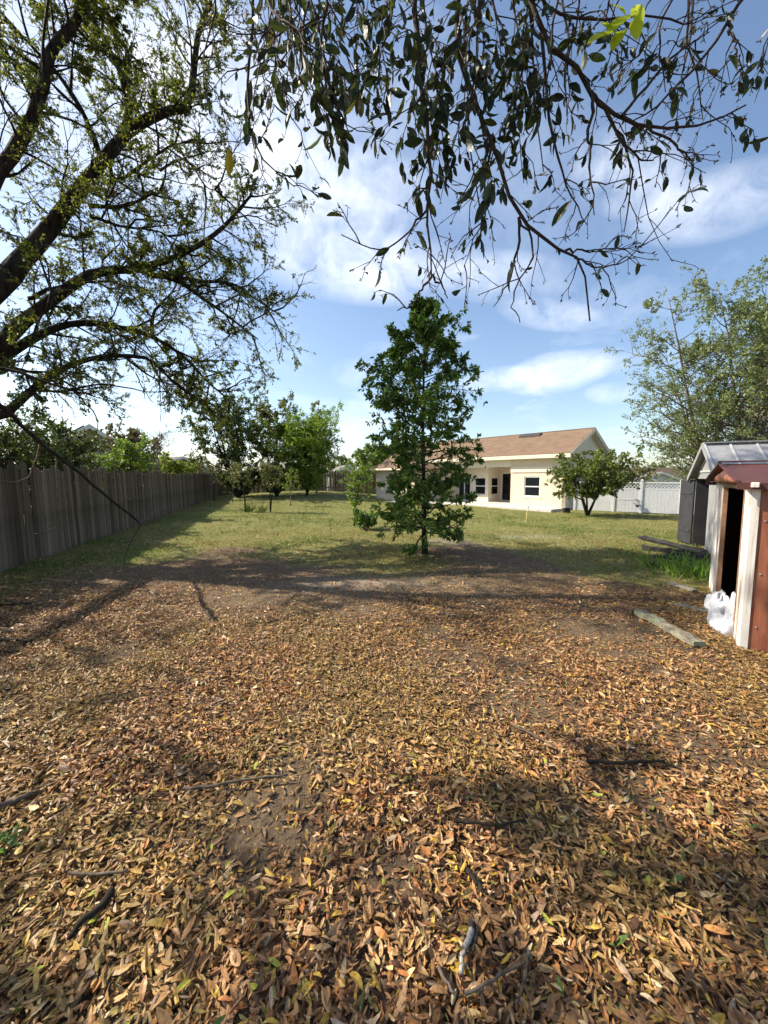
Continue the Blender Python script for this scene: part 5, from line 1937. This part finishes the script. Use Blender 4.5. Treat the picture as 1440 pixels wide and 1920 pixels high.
# ------------------------------------------------------------------ loose things on the ground
def stick(pxs, r, label, mat='stick', lift=.03, name='stick', subs=()):
    P = [G(*q) + np.array([0, 0, lift]) for q in pxs]
    root = empty(name, P[0])
    tag(root, label, 'stick')
    k = 12
    p = spline(P, k)
    p[1:-1] += RNG.normal(0, r * .25, (k - 2, 3))
    Tubes().add(p, np.linspace(r, r * .6, k), 7, .25).build('stem', MATS[mat], root)
    for s in subs:
        q = spline([G(*w) + np.array([0, 0, lift + .004]) for w in s], 8)
        Tubes().add(q, np.linspace(r * .5, r * .25, 8), 5, .25).build('side_shoot', MATS[mat], root)
    return root


stick([(886, 1752), (880, 1785), (868, 1815), (862, 1858)], .0125, 'thick pale lichen speckled stick lying at the bottom centre', 'stick_lichen', .045)
stick([(893, 1758), (889, 1790), (886, 1805)], .006, 'short thin grey stick touching the thick pale one', 'stick', .038)
stick([(876, 1655), (893, 1675), (912, 1698)], .012, 'short dark brown piece of bark above the pale stick', 'bark_dark', .045)
stick([(850, 1560), (890, 1563), (935, 1567), (985, 1558)], .0085, 'dark crooked stick lying crosswise in the lower centre', 'bark_dark', .05)
stick([(210, 1685), (185, 1720), (155, 1745), (130, 1775)], .015, 'dark rotten stick among leaves at the lower left', 'bark_dark', .045)
stick([(0, 1530), (40, 1515), (75, 1500)], .016, 'grey stick entering from the left picture edge', 'stick', .05)
stick([(345, 1495), (400, 1490), (470, 1478), (540, 1470)], .009, 'long thin brown twig among leaves left of centre', 'stick', .045)
stick([(1100, 1440), (1170, 1442), (1245, 1440)], .011, 'thin dark twig lying on the bare patch right of centre', 'bark_dark', .04)
stick([(870, 1895), (930, 1862), (995, 1825)], .006, 'thin straight twig slanting across the bottom edge', 'stick', .05, subs=[[(930, 1862), (962, 1838), (985, 1812)]])
stick([(990, 1812), (985, 1850), (968, 1915)], .006, 'bent grey twig at the bottom right of centre', 'stick', .055)
stick([(822, 1840), (832, 1862), (850, 1890)], .007, 'short pale twig left of the thick pale stick', 'stick', .045)
stick([(130, 1652), (175, 1655), (240, 1648)], .008, 'slender tan twig above the dark rotten stick', 'stick', .045)
stick([(0, 1137), (30, 1135), (60, 1133)], .016, 'dark stick on the ground at the left edge, farther back', 'bark_dark', .03)
stick([(0, 1205), (25, 1207), (60, 1209)], .015, 'dark curved stick at the left edge below the fence', 'bark_dark', .03)
stick([(0, 1228), (20, 1230), (48, 1232)], .012, 'lowest of the dark sticks at the left edge below the fence', 'bark_dark', .03)
stick([(960, 1372), (1000, 1390), (1040, 1412)], .008, 'slim tan twig on the leaf carpet right of centre', 'stick', .04)

simple('grey_plank', (.30, .28, .24), (.13, .115, .095), 6, .9, (1.5, 12, 12), .6, .006)
simple('black_plank', (.07, .062, .056), (.028, .025, .024), 6, .9, (1.5, 12, 12), .6, .006)


def mossy_material():
    m, nt, b = mat_base('mossy_plank')
    v = coords(nt, (3, 14, 14))
    n = noise_node(nt, 3, 9, .7, v)
    c = ramp(nt, n, [(.34, (.04, .03, .022)), (.5, (.20, .17, .12)), (.7, (.42, .38, .28))])
    n2 = noise_node(nt, 9, 6, .7, coords(nt))
    c = mixc(nt, ramp(nt, n2, [(.48, (0, 0, 0)), (.62, (.9, .9, .9))]), c, (.30, .33, .20))
    nt.links.new(c, b.inputs['Base Color'])
    b.inputs['Roughness'].default_value = .95
    bump(nt, b, n, .8, .008)
    MATS['mossy_plank'] = m


mossy_material()


def board(p, q, w, t, lift, mat, label, name='old_board', roll=0.0, seed=0, lift2=None):
    """a worn plank from ground point p to q with ragged ends"""
    rng = np.random.default_rng(seed)
    p = np.asarray(p, float) + [0, 0, lift]
    q = np.asarray(q, float) + [0, 0, lift if lift2 is None else lift2]
    L = float(np.linalg.norm(q - p))
    n = 14
    v, f = [], []
    for i in range(n + 1):
        x = L * i / n
        e = .12 if i in (0, n) else .0
        wl = w / 2 * (1 - e * rng.random() * 5) + rng.normal(0, w * .07)
        wr = w / 2 * (1 - e * rng.random() * 5) + rng.normal(0, w * .07)
        th = t * (1 - e) + rng.normal(0, t * .14)
        zz = rng.normal(0, t * .08)
        v += [(x, -wl, zz), (x, wr, zz), (x, wr, zz + th), (x, 0, zz + th * 1.05), (x, -wl, zz + th)]
    for i in range(n):
        a = i * 5
        for j in range(5):
            j2 = (j + 1) % 5
            f.append((a + j, a + j2, a + 5 + j2, a + 5 + j))
    f.append((4, 3, 2, 1, 0))
    f.append(tuple(n * 5 + j for j in range(5)))
    root = MB().add(v, f).build(name, MATS[mat])
    d = (q - p) / L
    rot = Vector(d).to_track_quat('X', 'Z').to_matrix().to_4x4() @ Matrix.Rotation(roll, 4, 'X')
    root.matrix_world = Matrix.Translation(Vector(p)) @ rot
    tag(root, label, 'board', None)
    return root


board(G(1196, 1154), G(1312, 1217), .125, .05, .02, 'mossy_plank', 'rotting lichen covered plank lying on the leaves near the rusty shed', seed=1)
board(G(1255, 1097), G(1303, 1112), .10, .03, .015, 'grey_plank', 'short grey broken board below the green weeds', seed=2)
board(G(1265, 1137), G(1335, 1153), .07, .025, .015, 'grey_plank', 'pale weathered slat pointing at the white tarp', seed=3)
board(at(1197, 1008, 9.4), at(1330, 1040, 8.3), .16, .05, 0, 'black_plank', 'uppermost slanted dark board of the pile beside the grey shed', seed=4, roll=.3)
board(at(1203, 1029, 9.0), at(1330, 1045, 8.2), .15, .09, 0, 'black_plank', 'thick dark board in the middle of the pile beside the grey shed', seed=5)
board(G(1210, 1062), G(1300, 1066), .15, .06, .01, 'black_plank', 'dark board lying flat at the bottom of the pile beside the grey shed', seed=6)
board(G(1225, 1052), G(1300, 1060), .11, .06, .08, 'black_plank', 'narrow dark board lying across the bottom board of the pile', seed=7)
board(G(1250, 1040) + [0, 0, .0], G(1330, 1052), .14, .10, .0, 'black_plank', 'dark timber block propping the dark boards by the weeds', seed=8)


def tarp():
    c0, d, e = np.array([3.58, 3.72]), np.array([.575, .818]), np.array([-.818, .575])
    c = c0 + d * .95
    root = empty('tarp', (c[0], c[1], float(gz(*c))))
    tag(root, 'crumpled white plastic tarp heaped in the rusty shed doorway', 'tarp')

    def lump(name, s0, out, la, lo, hh, seed, amp):
        n, m = 44, 20
        th, ph = np.meshgrid(np.linspace(0, 2 * PI, n, endpoint=False), np.linspace(0, PI / 2, m))
        fo = fbm(np.cos(th) * 2.2 + 7, np.sin(th) * 2.2 + ph * 1.6, seed, 4) - .5
        cr = np.abs(fbm(th * 1.9 + 3 * np.cos(ph * 3), ph * 2.5, seed + 3, 3) - .5)
        r = 1 + amp * fo - .55 * amp * cr * np.cos(ph) + .22 * np.cos(ph) ** 6
        a = np.cos(th) * np.cos(ph) * r * la
        b = np.sin(th) * np.cos(ph) * r * lo
        z = np.sin(ph) ** .8 * r * hh - .02
        x = c0[0] + d[0] * (s0 + a) + e[0] * (out + b)
        y = c0[1] + d[1] * (s0 + a) + e[1] * (out + b)
        V = np.stack([x, y, gz(x, y) + z], -1).reshape(-1, 3)
        i_ = np.arange(n)[None]
        j_ = np.arange(m - 1)[:, None] * n
        q = np.stack([i_ + j_, (i_ + 1) % n + j_, (i_ + 1) % n + j_ + n, i_ + j_ + n], -1).reshape(-1, 4)
        me = arrays_mesh(name, V, q.ravel(), np.arange(len(q)) * 4, np.full(len(q), 4), MATS['tarp'], smooth_sh=True)
        o = link(name, me, root)
        mo = o.modifiers.new('sub', 'SUBSURF')
        mo.levels = mo.render_levels = 1
    lump('heap', .72, .02, .34, .16, .22, 61, .9)
    lump('standing_fold', .47, -.03, .13, .09, .44, 71, .8)
    lump('loose_edge', 1.3, .03, .22, .13, .24, 81, .9)


tarp()


def green_sprig():
    p = G(14, 1602)
    rng = np.random.default_rng(9)
    n = 26
    me = leaf_mesh('weed_sprig', p[None] + np.c_[rng.normal(0, .035, (n, 2)), .03 + rng.random(n) * .03], norm(rng.normal(0, 1, (n, 3)) * [1, 1, .5] + [0, 0, .35]), norm(rng.normal(0, .5, (n, 3)) + [0, 0, 1]),
                   rng.uniform(.03, .05, n), rng.uniform(.016, .026, n), pick_cols(n, [(.07, .15, .03), (.12, .22, .05)], [1, 1], .25, rng), T_FINE, MATS['leaf'], arch=.1, fold=.3)
    tag(link('weed_sprig', me), 'small fresh green weed growing through the litter at the left edge', 'weed')


green_sprig()

simple('stake_paint', (.72, .62, .22), (.6, .5, .18), 5, .6)
pst = G(986, 977)
stk = empty('marker_stake', pst)
tag(stk, 'thin yellowish marker stake standing in the lawn before the patio', 'stake')
Tubes().add(np.array([pst + [0, 0, -.05], pst + [.02, 0, .2], pst + [.05, 0, .42], pst + [.07, 0, .56]]), [.014, .014, .013, .011], 6).build('rod', MATS['stake_paint'], stk)
MB().bevbox((.035, -.02, .54), (.105, .02, .60), .008).build('cap', MATS['white_paint'], stk)
